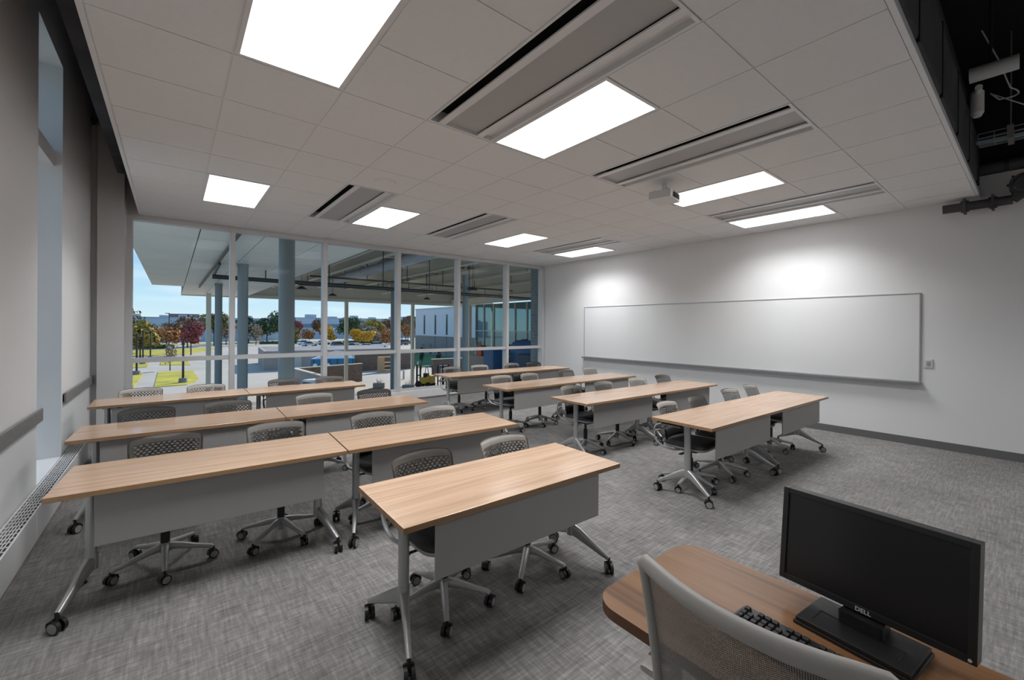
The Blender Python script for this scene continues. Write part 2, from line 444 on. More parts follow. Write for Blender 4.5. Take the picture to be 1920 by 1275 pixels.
# glass wall: sill kerb, spandrel above
b = MB(); b.box(-0.95, XR, YB, YB + 0.20, 0.0, 0.20); struct(b.build('wall_front', 'alu_white', bevel=0.004))
b = MB(); b.box(-0.95, XR + 0.18, YB + 0.02, YB + 0.20, 3.30, DECK)
struct(b.build('wall_spandrel', 'wall_grey'))
MB().box(-0.5, XR, YB - 0.03, YB, 0.0, 0.035).build('toe_strip', 'base_grey', bpy.data.objects['wall_front'])
# window_1: mullions, transoms, panes
w1 = bpy.data.objects.new('window_1', None); C.objects.link(w1); struct(w1)
MX = [-0.515, 0.805, 2.315, 3.825, 5.335, 6.815, 8.07]
MW = 0.038
for x in MX:
    MB().box(x - MW, x + MW, YB, YB + 0.18, 0.20, 3.30).build('mullion', 'frame_alu', w1, bevel=0.003)
for i in range(len(MX) - 1):
    a, c = MX[i] + MW, MX[i + 1] - MW
    MB().box(a, c, YB + 0.03, YB + 0.17, 1.035, 1.105).build('transom', 'frame_alu', w1)
    MB().box(a, c, YB + 0.01, YB + 0.17, 3.235, 3.30).build('head_rail', 'frame_alu', w1)
    MB().box(a, c, YB + 0.02, YB + 0.17, 0.20, 0.245).build('sill_rail', 'frame_alu', w1)
    for z0, z1 in ((0.245, 1.035), (1.105, 3.235)):
        MB().box(a, c, YB + 0.130, YB + 0.137, z0, z1).build('pane', 'window_glass', w1)
# baseboards
struct(MB().box(XR - 0.012, XR, YN, YB, 0, 0.105).build('baseboard_right', 'base_grey'))
struct(MB().box(XW, XW + 0.012, YN, 3.0, 0, 0.105).build('baseboard_left', 'base_grey'))
# roof deck above (painted black)
struct(MB().box(-1.5, XR + 0.3, YN - 0.2, YB + 0.25, DECK, DECK + 0.2).build('roof_deck', 'black_plenum'))

# ================================================================== SUSPENDED CEILING
T, GX, GY = 0.6645, 0.287, 3.159
I0, I1, J0, J1 = -1, 12, -4, 9
def gx(i): return min(GX + i * T, XR)
def gy(j): return min(GY + j * T, YB + 0.02)
lights = [(i, j) for i in (0, 3, 7, 10) for j in (-2, 4)]
diffs = [(i, j) for i in (2, 5, 9) for j in (-3, 3)]
occ = set()
for i, j in lights: occ |= {(i, j), (i, j + 1)}
for i, j in diffs: occ |= {(i, j), (i, j + 1), (i, j + 2)}
b = MB()
TW = 0.009
for i in range(I0, I1 + 1):
    x = gx(i); b.box(x - TW, x + TW, gy(J0), gy(J1), CEIL + 0.004, CEIL + 0.03)
def in_fix(i, j):     # tee between rows j-1 and j at column i lies inside a fixture?
    for a, c in lights:
        if a == i and c < j < c + 2: return True
    for a, c in diffs:
        if a == i and c < j < c + 3: return True
    return False
for j in range(J0, J1 + 1):
    for i in range(I0, I1):
        if in_fix(i, j): continue
        b.box(gx(i) + TW, gx(i + 1) - TW, gy(j) - 0.006, gy(j) + 0.006, CEIL + 0.006, CEIL + 0.03)
ceil = struct(b.build('ceiling', 'tee_white'))
tile_me = MB().box(-0.5, 0.5, -0.5, 0.5, 0, 0.018).mesh('tile', 'tile_white')
for i in range(I0, I1):
    for j in range(J0, J1):
        if (i, j) in occ: continue
        x0, x1, y0, y1 = gx(i), gx(i + 1), gy(j), gy(j + 1)
        inst('tile', tile_me, ceil, ((x0 + x1) / 2, (y0 + y1) / 2, CEIL + 0.0005 * random.random()), scale=(x1 - x0 - 0.013, y1 - y0 - 0.009, 1))
# edge trim of the ceiling cloud
xe, ye = gx(I0), gy(J0)
b = MB(); b.box(xe - 0.03, xe, ye - 0.03, YB, CEIL - 0.004, CEIL + 0.05)
struct(b.build('trim_1', 'alu_white', bevel=0.003))
b = MB(); b.box(xe, XR, ye - 0.03, ye, CEIL - 0.004, CEIL + 0.05)
struct(b.build('trim_2', 'alu_white', bevel=0.003))
# light panels
def panel_lamp(parent, sx_, sy_, z, power, tilt=0.0):
    ld = bpy.data.lights.new('panel_lamp', 'AREA'); ld.shape = 'RECTANGLE'; ld.size = sx_; ld.size_y = sy_
    ld.energy = power; ld.spread = SPREAD; ld.color = (0.985, 0.99, 1.0)
    o = bpy.data.objects.new('panel_lamp', ld); C.objects.link(o); o.parent = parent; o.location = (0, 0, z)
    return o
def ord_(k): return ('first', 'second', 'third', 'fourth')[k]
for i, j in lights:
    k = (0, 3, 7, 10).index(i)
    row = 'row nearest teacher desk' if j < 0 else 'row nearest glass wall'
    x0, x1, y0, y1 = gx(i), gx(i + 1), gy(j), gy(j + 2)
    t = thing('ceiling_light', 'lit white ceiling panel, %s from left-hand wall, %s' % (ord_(k), row), 'ceiling light', ((x0 + x1) / 2, (y0 + y1) / 2, CEIL), 0, 'flat ceiling light panels')
    hx, hy = (x1 - x0) / 2 - 0.008, (y1 - y0) / 2 - 0.008
    b = MB(); fr = 0.027
    b.box(-hx, hx, -hy, -hy + fr, -0.002, 0.07); b.box(-hx, hx, hy - fr, hy, -0.002, 0.07)
    b.box(-hx, -hx + fr, -hy + fr, hy - fr, -0.002, 0.07); b.box(hx - fr, hx, -hy + fr, hy - fr, -0.002, 0.07)
    b.build('frame', 'tee_white', t)
    MB().box(-hx + fr, hx - fr, -hy + fr, hy - fr, 0.012, 0.02).build('diffuser', 'diffuser_glow', t)
    MB().box(-hx, hx, -hy, hy, 0.07, 0.075).build('housing', 'alu_white', t)
    panel_lamp(t, 2 * (hx - fr), 2 * (hy - fr), 0.009, PANEL_W)
# air diffusers
for i, j in diffs:
    k = (2, 5, 9).index(i)
    row = 'row nearest teacher desk' if j < 0 else 'row nearest glass wall'
    x0, x1, y0, y1 = gx(i), gx(i + 1), gy(j), gy(j + 3)
    t = thing('air_diffuser', 'long perforated ceiling air diffuser, %s from left-hand wall, %s' % (ord_(k), row), 'air diffuser', ((x0 + x1) / 2, (y0 + y1) / 2, CEIL), 0, 'long ceiling air diffusers')
    hx, hy = (x1 - x0) / 2 - 0.008, (y1 - y0) / 2 - 0.008
    b = MB()
    b.box(-hx, hx, -hy, -hy + 0.022, -0.002, 0.10); b.box(-hx, hx, hy - 0.022, hy, -0.002, 0.10)
    b.box(-hx, -hx + 0.02, -hy + 0.022, hy - 0.022, -0.002, 0.10); b.box(hx - 0.02, hx, -hy + 0.022, hy - 0.022, -0.002, 0.10)
    b.build('frame', 'tee_white', t)
    MB().box(-hx + 0.02, hx - 0.02, -hy + 0.022, hy - 0.022, 0.10, 0.11).build('slot_back', 'slot_dark', t)  # near-black back stands in for the shade deep in the slot
    for a, c in ((-0.225, -0.165), (0.155, 0.215)):
        MB().box(a, c, -hy + 0.022, hy - 0.022, 0.0, 0.012).build('strip', 'alu_white', t)
    MB().box(-0.165, 0.155, -hy + 0.022, hy - 0.022, 0.022, 0.03).build('perforated_panel', 'perforated', t)
    MB().box(0.215, hx - 0.02, -hy + 0.022, hy - 0.022, 0.035, 0.05).build('reveal', 'alu_white', t)
# linear pendant lamps of the open-ceiling part of the room, behind the viewpoint
for k, (px, py) in enumerate(((2.2, -1.9), (5.6, -1.9))):
    t = thing('pendant_light', ['linear pendant light over the open floor behind the teacher desk', 'linear pendant light over the open floor toward the whiteboard wall'][k], 'pendant light', (px, py, 3.25), 0, 'linear pendant lights')
    b = MB(); b.box(-1.25, 1.25, -0.15, 0.15, 0.012, 0.07); b.build('housing', 'alu_white', t, bevel=0.006)
    MB().box(-1.23, 1.23, -0.13, 0.13, 0.0, 0.012).build('diffuser', 'diffuser_glow', t)
    panel_lamp(t, 2.46, 0.26, -0.003, PANEL_W)
    MB().box(-1.23, 1.23, -0.05, 0.05, 0.07, 0.076).build('added_uplight', 'diffuser_glow', t)  # upward glow, added to brighten the dark open ceiling
    for x in (-1.0, 1.0):
        b = MB(); b.cyl((x, 0, 0.07), (x, 0, DECK - 3.25), 0.003, n=6); b.build('cable', 'wire_zinc', t)
# ceiling speakers
for (ci, cj, l) in ((2.5, 2.5, 'round white ceiling speaker grille at the end of an air diffuser near the left-hand wall'), (9.5, 2.5, 'round white ceiling speaker grille above the right-hand tables near the whiteboard wall')):
    t = thing('ceiling_speaker', l, 'speaker', (GX + ci * T, GY + cj * T, CEIL))
    b = MB(); b.cyl((0, 0, -0.006), (0, 0, 0.0), 0.118, 0.125, 40); b.build('rim', 'tee_white', t)
    b = MB(); b.cyl((0, 0, -0.011), (0, 0, -0.006), 0.098, 0.108, 40); b.build('grille', 'tile_white', t)

# ================================================================== TABLES
TL, TD, TH = 1.502, 0.62, 0.73
caster_w = MB()
for s_ in (-1, 1):
    caster_w.cyl((s_ * 0.008, 0, 0.034), (s_ * 0.026, 0, 0.034), 0.034, n=20, mi=0)
    caster_w.cyl((s_ * 0.026, 0, 0.034), (s_ * 0.0275, 0, 0.034), 0.027, n=20, mi=1)
caster_w.cyl((-0.008, 0, 0.034), (0.008, 0, 0.034), 0.010, n=10)
caster_w.sweep([(0, 0.012, 0.072), (0, 0.034, 0.058), (0, 0.040, 0.036)], [(0.026, 0.004), (0.026, 0.004), (0.024, 0.003)], n=8, upv=(0, 1, 0))
caster_w.cyl((0, 0.004, 0.034), (0, 0.004, 0.105), 0.010, n=10)
caster_me = caster_w.mesh('caster', ['black_plastic', 'wheel_disc'])
def make_table():
    t = thing('training_table', 'x', 'table')
    b = MB(); b.box(-TL / 2, TL / 2, -TD / 2, TD / 2, TH - 0.029, TH, 0)
    for k, f in enumerate(b.f):
        pass
    b.m = [1, 0, 1, 1, 1, 1]
    b.build('table_top', ['oak', 'oak_edge'], t, bevel=0.002)
    MB().box(-0.565, 0.605, -TD / 2 + 0.055, -TD / 2 + 0.067, 0.405, TH - 0.037).build('modesty_panel', 'panel_grey', t, bevel=0.003)
    for hx in (-0.5, 0.45):
        MB().box(hx - 0.02, hx + 0.02, -TD / 2 + 0.055, -TD / 2 + 0.075, TH - 0.045, TH - 0.029).build('panel_bracket', 'black_plastic', t)
    b = MB(); b.box(-0.55, 0.55, 0.0, 0.05, TH - 0.065, TH - 0.029); b.build('support_beam', 'leg_silver', t, bevel=0.003)
    for s_ in (-1, 1):
        cx = s_ * (TL / 2 - 0.135)
        b = MB()
        b.sweep([(cx, 0, 0.27), (cx, 0, TH - 0.055)], (0.027, 0.030), n=20, e=0.95, upv=(0, 1, 0))
        lg = b.build('leg', 'leg_silver', t)
        b = MB(); b.box(cx - 0.03, cx + 0.03, -0.21, 0.21, TH - 0.055, TH - 0.029)
        b.build('leg_bracket', 'leg_silver', t, bevel=0.006)
        b = MB()
        for q in (-1, 1):
            ex, ey = cx + s_ * 0.085, q * 0.262
            b.sweep([(cx, 0, 0.228), (cx + s_ * 0.018, q * 0.06, 0.205), (cx + s_ * 0.052, q * 0.165, 0.148), (ex, ey, 0.098)],
                    [(0.026, 0.042), (0.021, 0.036), (0.016, 0.024), (0.013, 0.013)], n=12, e=0.5)
        b.cyl((cx, 0, 0.185), (cx, 0, 0.285), 0.031, n=20)
        ft = b.build('foot', 'leg_silver', t)
        for q in (-1, 1):
            inst('caster', caster_me, t, (cx + s_ * 0.085, q * 0.262, 0), (0, 0, random.uniform(-1.2, 1.2)))
    return t
proto = make_table()
tables = []
used = [False]
def place_table(nl, nr, label, group):
    nl, nr = Vector((*nl, 0)), Vector((*nr, 0))
    d = (nr - nl).normalized(); a = math.atan2(d.y, d.x); nrm = Vector((-d.y, d.x, 0))
    c = (nl + nr) / 2 + nrm * (TD / 2)
    t = proto if not used[0] else copy_tree(proto)
    used[0] = True
    t.location = c; t.rotation_euler = (0, 0, a)
    tag(t, label, 'table', group)
    tables.append(t)
    for ch in t.children:
        if ch.name.startswith('caster'): ch.rotation_euler = (0, 0, random.uniform(-0.9, 0.9))
    return t
gl, gr = 'tables of the left-hand block', 'tables of the right-hand block'
place_table((0.80, 1.75), (2.302, 1.72), 'single oak-topped training table standing alone in front, nearest the teacher desk', gl)
place_table((-0.52, 3.185), (0.985, 3.095), 'oak-topped training table in the second left row, heater end', gl)
place_table((0.990, 3.095), (2.492, 3.005), 'oak-topped training table in the second left row, end by the centre aisle', gl)
place_table((-0.635, 4.635), (0.868, 4.590), 'oak-topped training table in the third left row, end by the heater', gl)
place_table((0.873, 4.590), (2.375, 4.540), 'oak-topped training table in the third left row, end by the centre aisle', gl)
place_table((-0.710, 6.41), (0.792, 6.42), 'oak-topped table in the left row along the glass wall, corner column end', gl)
place_table((0.797, 6.42), (2.300, 6.42), 'oak-topped table in the left row along the glass wall, centre aisle end', gl)
R = [((3.73, 1.805), (6.735, 1.725), 'first right row nearest the monitor'), ((3.765, 3.285), (6.775, 3.195), 'second right row'),
     ((3.71, 4.73), (6.725, 4.68), 'third right row'), ((3.83, 6.495), (6.84, 6.475), 'fourth right row by the glass wall')]
for a, c, nm in R:
    mid = ((a[0] + c[0]) / 2, (a[1] + c[1]) / 2)
    place_table(a, (mid[0] - 0.002, mid[1]), 'oak-topped training table in the %s, centre aisle end' % nm, gr)
    place_table((mid[0] + 0.002, mid[1]), c, 'oak-topped training table in the %s, whiteboard wall end' % nm, gr)

# ================================================================== STUDENT CHAIRS
def back_shell():
    cols = 27; W0, W1 = 0.196, 0.214
    zs = [(0.455, False)]
    for k in range(4): zs.append((0.455 + 0.027 * (k + 1), False))
    z = 0.563; holes = []
    rows = [(0.455 + 0.027 * k, 0.455 + 0.027 * (k + 1), -1) for k in range(4)]
    r = 0
    while r < 13:
        rows.append((z, z + 0.0075, -1)); z += 0.0075
        rows.append((z, z + 0.0085, r)); z += 0.0085; r += 1
    rows.append((z, z + 0.012, -1)); z += 0.012
    for k in range(4): rows.append((z, z + 0.0105, -1)); z += 0.0105
    top = z
    bounds = [rows[0][0]] + [q[1] for q in rows]
    def P(c, zz):
        u = -1 + 2 * c / cols
        v = (zz - 0.455) / (top - 0.455)
        wd = W0 + (W1 - W0) * v
        if v > 0.90: wd *= 1 - 0.075 * ((v - 0.90) / 0.10) ** 2.2
        if v < 0.10: wd *= 1 - 0.08 * ((0.10 - v) / 0.10) ** 2
        y = 0.215 + 0.075 * v + 0.02 * v * v - 0.050 * u * u - 0.012 * math.sin(v * PI)
        if v > 0.93: y += 0.018 * ((v - 0.93) / 0.07) ** 2
        zc = zz - 0.016 * abs(u) ** 3 * max(0, (v - 0.6) / 0.4)
        return (u * wd, y, zc)
    bm = bmesh.new()
    vg = [[bm.verts.new(P(c, zz)) for c in range(cols + 1)] for zz in bounds]
    for ri, (za, zb, hr) in enumerate(rows):
        for c in range(cols):
            if hr >= 0 and 2 <= c < cols - 2 and (c + hr) % 2 == 0: continue
            f = bm.faces.new((vg[ri][c], vg[ri][c + 1], vg[ri + 1][c + 1], vg[ri + 1][c])); f.smooth = True
    for v in [v for v in bm.verts if not v.link_faces]: bm.verts.remove(v)
    bmesh.ops.solidify(bm, geom=bm.faces[:], thickness=0.011)
    me = bpy.data.meshes.new('backrest'); bm.to_mesh(me); bm.free()
    me.materials.append(MATS['chair_grey'])
    return me
back_me = back_shell()
def base_mesh(r_end, mats_name):
    b = MB()
    for k in range(5):
        a = 2 * PI * k / 5; ca, sa = math.cos(a), math.sin(a)
        pts = [(0.02, 0.125), (0.09, 0.118), (0.18, 0.098), (r_end - 0.012, 0.082), (r_end, 0.074)]
        b.sweep([(r * ca, r * sa, z) for r, z in pts], [(0.024, 0.026), (0.021, 0.020), (0.018, 0.014), (0.015, 0.012), (0.013, 0.010)], n=10, e=0.7)
    b.cyl((0, 0, 0.095), (0, 0, 0.155), 0.036, 0.030, n=20)
    b.cyl((0, 0, 0.055), (0, 0, 0.10), 0.016, 0.020, n=12)
    return b.mesh('base', mats_name)
base_me = base_mesh(0.275, 'chair_frame')
cw = MB()
for s_ in (-1, 1):
    cw.cyl((s_ * 0.007, 0, 0.029), (s_ * 0.024, 0, 0.029), 0.029, n=18, mi=0)
    cw.cyl((s_ * 0.024, 0, 0.029), (s_ * 0.0252, 0, 0.029), 0.022, n=18, mi=1)
cw.cyl((-0.007, 0, 0.029), (0.007, 0, 0.029), 0.009, n=8)
cw.sweep([(0, 0.006, 0.062), (0, 0.026, 0.052), (0, 0.034, 0.030)], [(0.024, 0.004), (0.024, 0.004), (0.022, 0.003)], n=8, upv=(0, 1, 0))
cw.cyl((0, 0, 0.03), (0, 0, 0.082), 0.008, n=8)
chair_caster_me = cw.mesh('chair_caster', ['black_plastic', 'wheel_disc'])

def make_chair():
    t = thing('task_chair', 'x', 'chair')
    bs = inst('base', base_me, t)
    for k in range(5):
        a = 2 * PI * k / 5
        inst('caster', chair_caster_me, bs, (0.275 * math.cos(a), 0.275 * math.sin(a), 0), (0, 0, a + 0.7 * k))
    b = MB(); b.cyl((0, 0, 0.14), (0, 0, 0.285), 0.026, n=18); b.cyl((0, 0, 0.28), (0, 0, 0.375), 0.016, n=14)
    b.build('gas_lift', 'black_plastic', t)
    b = MB(); b.box(-0.085, 0.085, -0.10, 0.13, 0.365, 0.41); b.cyl((-0.25, -0.03, 0.385), (-0.08, -0.03, 0.385), 0.008, n=8); b.box(-0.285, -0.235, -0.045, -0.015, 0.378, 0.390)
    b.build('mechanism', 'black_plastic', t, bevel=0.008)
    b = MB(); b.slab(0, -0.01, 0.228, 0.225, [(0.408, 0.045), (0.416, 0.008), (0.432, 0.0), (0.438, 0.004)], e=0.42)
    sp = b.build('seat_pan', 'chair_frame', t)
    b = MB(); b.slab(0, -0.01, 0.226, 0.224, [(0.438, 0.006), (0.448, 0.0), (0.462, 0.004), (0.472, 0.018), (0.477, 0.05)], e=0.42)
    b.build('seat', 'seat_dark', t)
    inst('backrest', back_me, t)
    b = MB(); n = 11; vs = []
    for zz, dz in ((0.462, 0.0), (0.50, 0.0), (0.54, 0.0), (0.575, 0.004)):
        v = (zz - 0.455) / 0.32
        for k in range(n):
            u = -0.90 + 1.8 * k / (n - 1)
            vs.append((u * (0.195 + 0.015 * v), 0.215 + 0.075 * v - 0.050 * u * u - 0.018 - 0.006 * math.sin(v * PI) + dz, zz))
    fs = [(r * n + k, r * n + k + 1, (r + 1) * n + k + 1, (r + 1) * n + k) for r in range(3) for k in range(n - 1)]
    b.add(vs, fs, 0, True)
    o = b.build('lumbar_pad', 'lumbar_dark', t); sm = o.modifiers.new('thick', 'SOLIDIFY'); sm.thickness = 0.012; sm.offset = -1
    for s_ in (-1, 1):
        x = s_ * 0.262
        path = [(s_ * 0.12, 0.02, 0.402), (s_ * 0.20, 0.03, 0.400), (s_ * 0.245, 0.06, 0.404)]
        path += qbez((x, 0.12, 0.412), (x, 0.245, 0.43), (x, 0.255, 0.52), 5)
        path += qbez((x, 0.258, 0.555), (x, 0.262, 0.640), (x, 0.17, 0.645), 5)
        path += [(x, 0.08, 0.645), (x, -0.02, 0.640)]
        b = MB(); b.sweep(path, (0.013, 0.009), n=10, e=0.75, upv=(0.02, 0, 1)); ar = b.build('armrest', 'chair_frame', t)
        b = MB(); b.sweep([(x, -0.03, 0.655), (x, 0.06, 0.657), (x, 0.17, 0.657)], [(0.022, 0.007), (0.027, 0.009), (0.024, 0.008)], n=12, e=0.7); b.build('arm_pad', 'lumbar_dark', ar)
        b = MB(); b.sweep([(x, 0.255, 0.53), (s_ * 0.225, 0.262, 0.555), (s_ * 0.196, 0.238, 0.565)], (0.011, 0.009), n=8, e=0.8); b.build('back_bracket', 'chair_frame', t)
    return t
chair = make_chair()
cused = [False]
def place_chair(x, y, ofs, label, group, turn=0.0):
    t = chair if not cused[0] else copy_tree(chair)
    cused[0] = True
    t.location = (x, y, 0); t.rotation_euler = (0, 0, turn)
    tag(t, label, 'chair', group)
    for ch in t.children:
        if ch.name.startswith('base'): ch.rotation_euler = (0, 0, math.radians(ofs) - turn)
        if ch.name.startswith('base'):
            for g in ch.children: g.rotation_euler = (0, 0, random.uniform(0, 6.28))
kc = 'grey perforated-back chair'
cg_l, cg_r = 'chairs of the left-hand block', 'chairs of the right-hand block'
rows = [
    ('the single front table', [(1.25, 2.185, 28), (1.88, 2.165, 5)], cg_l),
    ('the second left table row', [(-0.03, 3.70, 54), (0.66, 3.65, 5), (1.45, 3.57, 40), (2.07, 3.50, 12)], cg_l),
    ('the third left table row', [(-0.19, 5.09, 20), (0.46, 5.08, 60), (1.32, 5.06, 33), (1.97, 4.98, 8)], cg_l),
    ('the left table row by glass wall', [(-0.30, 6.79, 15), (0.37, 6.74, 45), (1.30, 6.78, 3), (1.94, 6.74, 30)], cg_l),
    ('the first right table row', [(4.17, 2.24, 41), (4.76, 2.22, 16), (5.66, 2.26, 50), (6.33, 2.27, 22)], cg_r),
    ('the second right table row', [(4.26, 3.74, 62), (4.95, 3.75, 48), (5.74, 3.73, 10), (6.43, 3.70, 35)], cg_r),
    ('the third right table row', [(4.20, 5.25, 55), (4.81, 5.23, 25), (5.72, 5.26, 5), (6.42, 5.28, 40)], cg_r),
    ('the fourth right table row', [(4.33, 7.01, 30), (4.99, 7.04, 12), (5.81, 7.01, 44), (6.40, 6.94, 20)], cg_r)]
for nm, lst, grp in rows:
    for k, (x, y, o_) in enumerate(lst):
        if grp == cg_l:
            pos = ('heater wall' if len(lst) == 4 else 'window-side') if k == 0 else None
            frm = 'left-hand wall'
        else:
            frm = 'centre aisle'
        place_chair(x, y, o_, '%s at %s, %s from %s' % (kc, nm, ord_(k), frm), grp, random.uniform(-0.06, 0.06))

# ================================================================== WHITEBOARD, SWITCH
t = thing('whiteboard', 'very long glossy white dry-erase board on the right-hand wall', 'whiteboard', (XR, 4.10, 0.88))
BL = 6.15; BH = 1.25
MB().box(-0.016, 0.0, -BL / 2 + 0.012, BL / 2 - 0.012, 0.012, BH - 0.012).build('board_surface', 'board_white', t)
for a, c, d, e_ in ((-BL / 2, BL / 2, BH - 0.014, BH), (-BL / 2, BL / 2, 0.0, 0.014)):
    MB().box(-0.022, 0.0, a, c, d, e_).build('frame_rail', 'board_alu', t)
for y in (-BL / 2, BL / 2 - 0.014):
    MB().box(-0.022, 0.0, y, y + 0.014, 0.014, BH - 0.014).build('frame_rail', 'board_alu', t)
b = MB(); b.box(-0.085, 0.0, -BL / 2 - 0.02, BL / 2 + 0.02, -0.022, -0.004); b.box(-0.092, -0.085, -BL / 2 - 0.02, BL / 2 + 0.02, -0.026, 0.004)
b.build('pen_tray', 'tray_grey', t, bevel=0.002)
t = thing('light_switch', 'small white wall switch plate beside the end of the whiteboard', 'light switch', (XR, 0.945, 1.09))
MB().box(-0.012, 0, -0.045, 0.045, 0.0, 0.12).build('plate', 'projector_white', t, bevel=0.004)
MB().box(-0.016, -0.012, -0.018, 0.018, 0.028, 0.092).build('keypad', 'panel_grey', t)
for z in (0.034, 0.056, 0.076):
    MB().box(-0.018, -0.016, -0.014, 0.014, z, z + 0.012).build('button', 'chair_grey', t)

# ================================================================== PROJECTOR
t = thing('projector', 'small white projector hanging under the ceiling, lens toward whiteboard', 'projector', (4.47, 2.74, 3.10), math.radians(12))
b = MB(); b.prism([(-0.165, -0.125), (0.135, -0.135), (0.165, -0.10), (0.165, 0.10), (0.135, 0.125), (-0.165, 0.125)], 0.0, 0.085)
bd = b.build('body', 'projector_white', t, bevel=0.012, bseg=3)
b = MB()
for k in range(7): b.box(-0.07 + 0.026 * k, -0.054 + 0.026 * k, -0.139, -0.128, 0.018, 0.068)
b.build('vent', 'slot_dark', bd)
b = MB(); b.cyl((0.15, 0.03, 0.045), (0.188, 0.03, 0.045), 0.042, 0.036, n=28); ln = b.build('lens_ring', 'projector_white', t)
b = MB(); b.cyl((0.180, 0.03, 0.045), (0.1895, 0.03, 0.045), 0.028, n=24); b.build('lens', 'car_glass', ln)
b = MB(); b.box(-0.05, 0.07, -0.137, -0.133, 0.074, 0.078); b.build('control_strip', 'panel_grey', bd)
b = MB(); b.slab(0.0, 0.0, 0.085, 0.085, [(0.09, 0.0), (0.102, 0.0)], n=24, e=1.0); b.build('mount_plate', 'projector_white', t)
b = MB(); b.cyl((0, 0, 0.10), (0, 0, CEIL - 3.10 - 0.012), 0.026, n=16); b.cyl((0, 0, CEIL - 3.10 - 0.020), (0, 0, CEIL - 3.10), 0.075, 0.085, n=28); b.build('ceiling_mount', 'alu_white', t)
for a in range(4):
    c_, s_ = math.cos(a * PI / 2 + 0.6), math.sin(a * PI / 2 + 0.6)
    b = MB(); b.sweep([(0.05 * c_, 0.05 * s_, 0.125), (0.11 * c_, 0.11 * s_, 0.115), (0.12 * c_, 0.10 * s_, 0.086)], (0.010, 0.005), n=8); b.cyl((0.11 * c_, 0.11 * s_, 0.11), (0.11 * c_, 0.11 * s_, 0.128), 0.009, n=8)
    b.build('mount_arm', 'alu_white', t)

# ================================================================== HEATER AND RAILS ON THE LEFT WALL
HX0, HX1, HZ = XW + 0.012, -0.772, 0.25
t = thing('baseboard_heater', 'white baseboard heater with slotted top grille along left-hand wall', 'heater', (0, 0, 0))
for y0, y1 in ((2.2, 4.62), (4.63, 7.05)):
    MB().box(HX1 - 0.012, HX1, y0, y1, 0.02, HZ).build('front_panel', 'heater_white', t, bevel=0.003)
MB().box(HX0, HX1 - 0.012, 2.2, 7.05, 0.02, HZ - 0.045).build('fin_core', 'grille_dark', t)
MB().box(HX0, HX0 + 0.012, 2.2, 7.05, HZ - 0.045, HZ).build('back_rim', 'heater_white', t)
MB().box(HX0, HX1 - 0.002, 7.05, 7.06, 0.02, HZ).build('end_cap', 'heater_white', t)
MB().box(HX0, HX1 - 0.02, 2.2, 7.05, 0.0, 0.02).build('toe_kick', 'slot_dark', t)
slat = MB().box(-0.0026, 0.0026, 2.2, 7.05, HZ - 0.006, HZ).mesh('slat', 'heater_white')
gw = (HX1 - 0.012) - (HX0 + 0.012)
for k in range(1, 6): inst('slat', slat, t, (HX0 + 0.012 + gw * k / 6, 0, 0))
xb = MB().box(HX0 + 0.012, HX1 - 0.012, -0.005, 0.005, HZ - 0.006, HZ - 0.001).mesh('cross_bar', 'heater_white')
y = 2.25
while y < 7.04: inst('cross_bar', xb, t, (0, y, 0)); y += 0.075
for y0, y1, l in ((1.5, 5.42, 'long grey crash rail above the heater, before the tall side window'), (6.45, 8.48, 'grey crash rail on the wall pier between tall window and corner column')):
    t = thing('crash_rail', l, 'wall rail', (0, 0, 0))
    MB().box(XW + 0.012, XW + 0.03, y0, y1, 0.785, 0.895).build('rail_board', 'rail_grey', t, bevel=0.006)
    MB().box(XW, XW + 0.012, y0 + 0.02, y1 - 0.02, 0.80, 0.88).build('mounting_strip', 'slot_dark', t)

# ================================================================== OPEN PLENUM
t = thing('plenum_beam', 'dark steel beam above the ceiling gap along the left-hand wall', 'beam', (0, 0, 0))
MB().box(-0.62, -0.35, -1.0, 8.28, 3.80, 3.84).build('lower_flange', 'duct_wrap', t)
MB().box(-0.50, -0.46, -1.0, 8.28, 3.84, 4.5).build('web', 'duct_wrap', t)
MB().box(-0.62, -0.35, -1.0, 8.28, 4.5, 4.54).build('upper_flange', 'duct_wrap', t)
t = thing('conduit', 'thin black conduit crossing over top of the corner column', 'conduit', (0, 0, 0))
b = MB(); b.sweep(qbez((-0.90, 8.26, 4.47), (-0.75, 8.24, 4.52), (-0.40, 8.22, 4.44), 8), (0.016, 0.016), n=8, e=1); b.build('conduit_tube', 'black_steel', t)
t = thing('insulated_duct', 'dark wrapped rectangular duct running along the open edge of the ceiling', 'duct', (0, 0, 0))
x = 0.6
while x < 7.85:
    x1 = min(x + 1.02, 7.9)
    MB().box(x + 0.004, x1 - 0.004, 0.475, 1.05, 3.44, 4.02).build('duct_section', 'duct_wrap', t, bevel=0.03, bseg=3)
    MB().box(x1 - 0.012, x1 + 0.012, 0.471, 1.054, 3.436, 4.024).build('duct_seam', 'black_steel', t)
    x = x1
    if x >= 7.9: break
t = thing('plenum_girder', 'black painted girder above the dark duct in open ceiling', 'beam', (0, 0, 0))
MB().box(0.2, XR, 0.60, 0.70, 4.06, 4.75).build('girder_web', 'duct_wrap', t)
MB().box(0.2, XR, 0.52, 0.78, 4.03, 4.06).build('girder_flange', 'black_steel', t)
for k, y in enumerate((-0.35, -1.1)):
    t = thing('roof_joist', ['black open-web roof joist over the cable tray', 'black open-web roof joist behind the tray hanger'][k], 'joist', (0, y, 0))
    MB().box(0.5, XR, -0.04, 0.04, 4.25, 4.29).build('chord', 'black_steel', t)
    MB().box(0.5, XR, -0.04, 0.04, 4.85, 4.89).build('chord', 'black_steel', t)
    for q in range(10):
        x = 0.6 + q * 0.74
        b = MB(); b.cyl((x, 0, 4.29), (x + 0.37, 0, 4.85), 0.012, n=6); b.cyl((x + 0.37, 0, 4.85), (x + 0.74, 0, 4.29), 0.012, n=6); b.build('web_rod', 'black_steel', t)
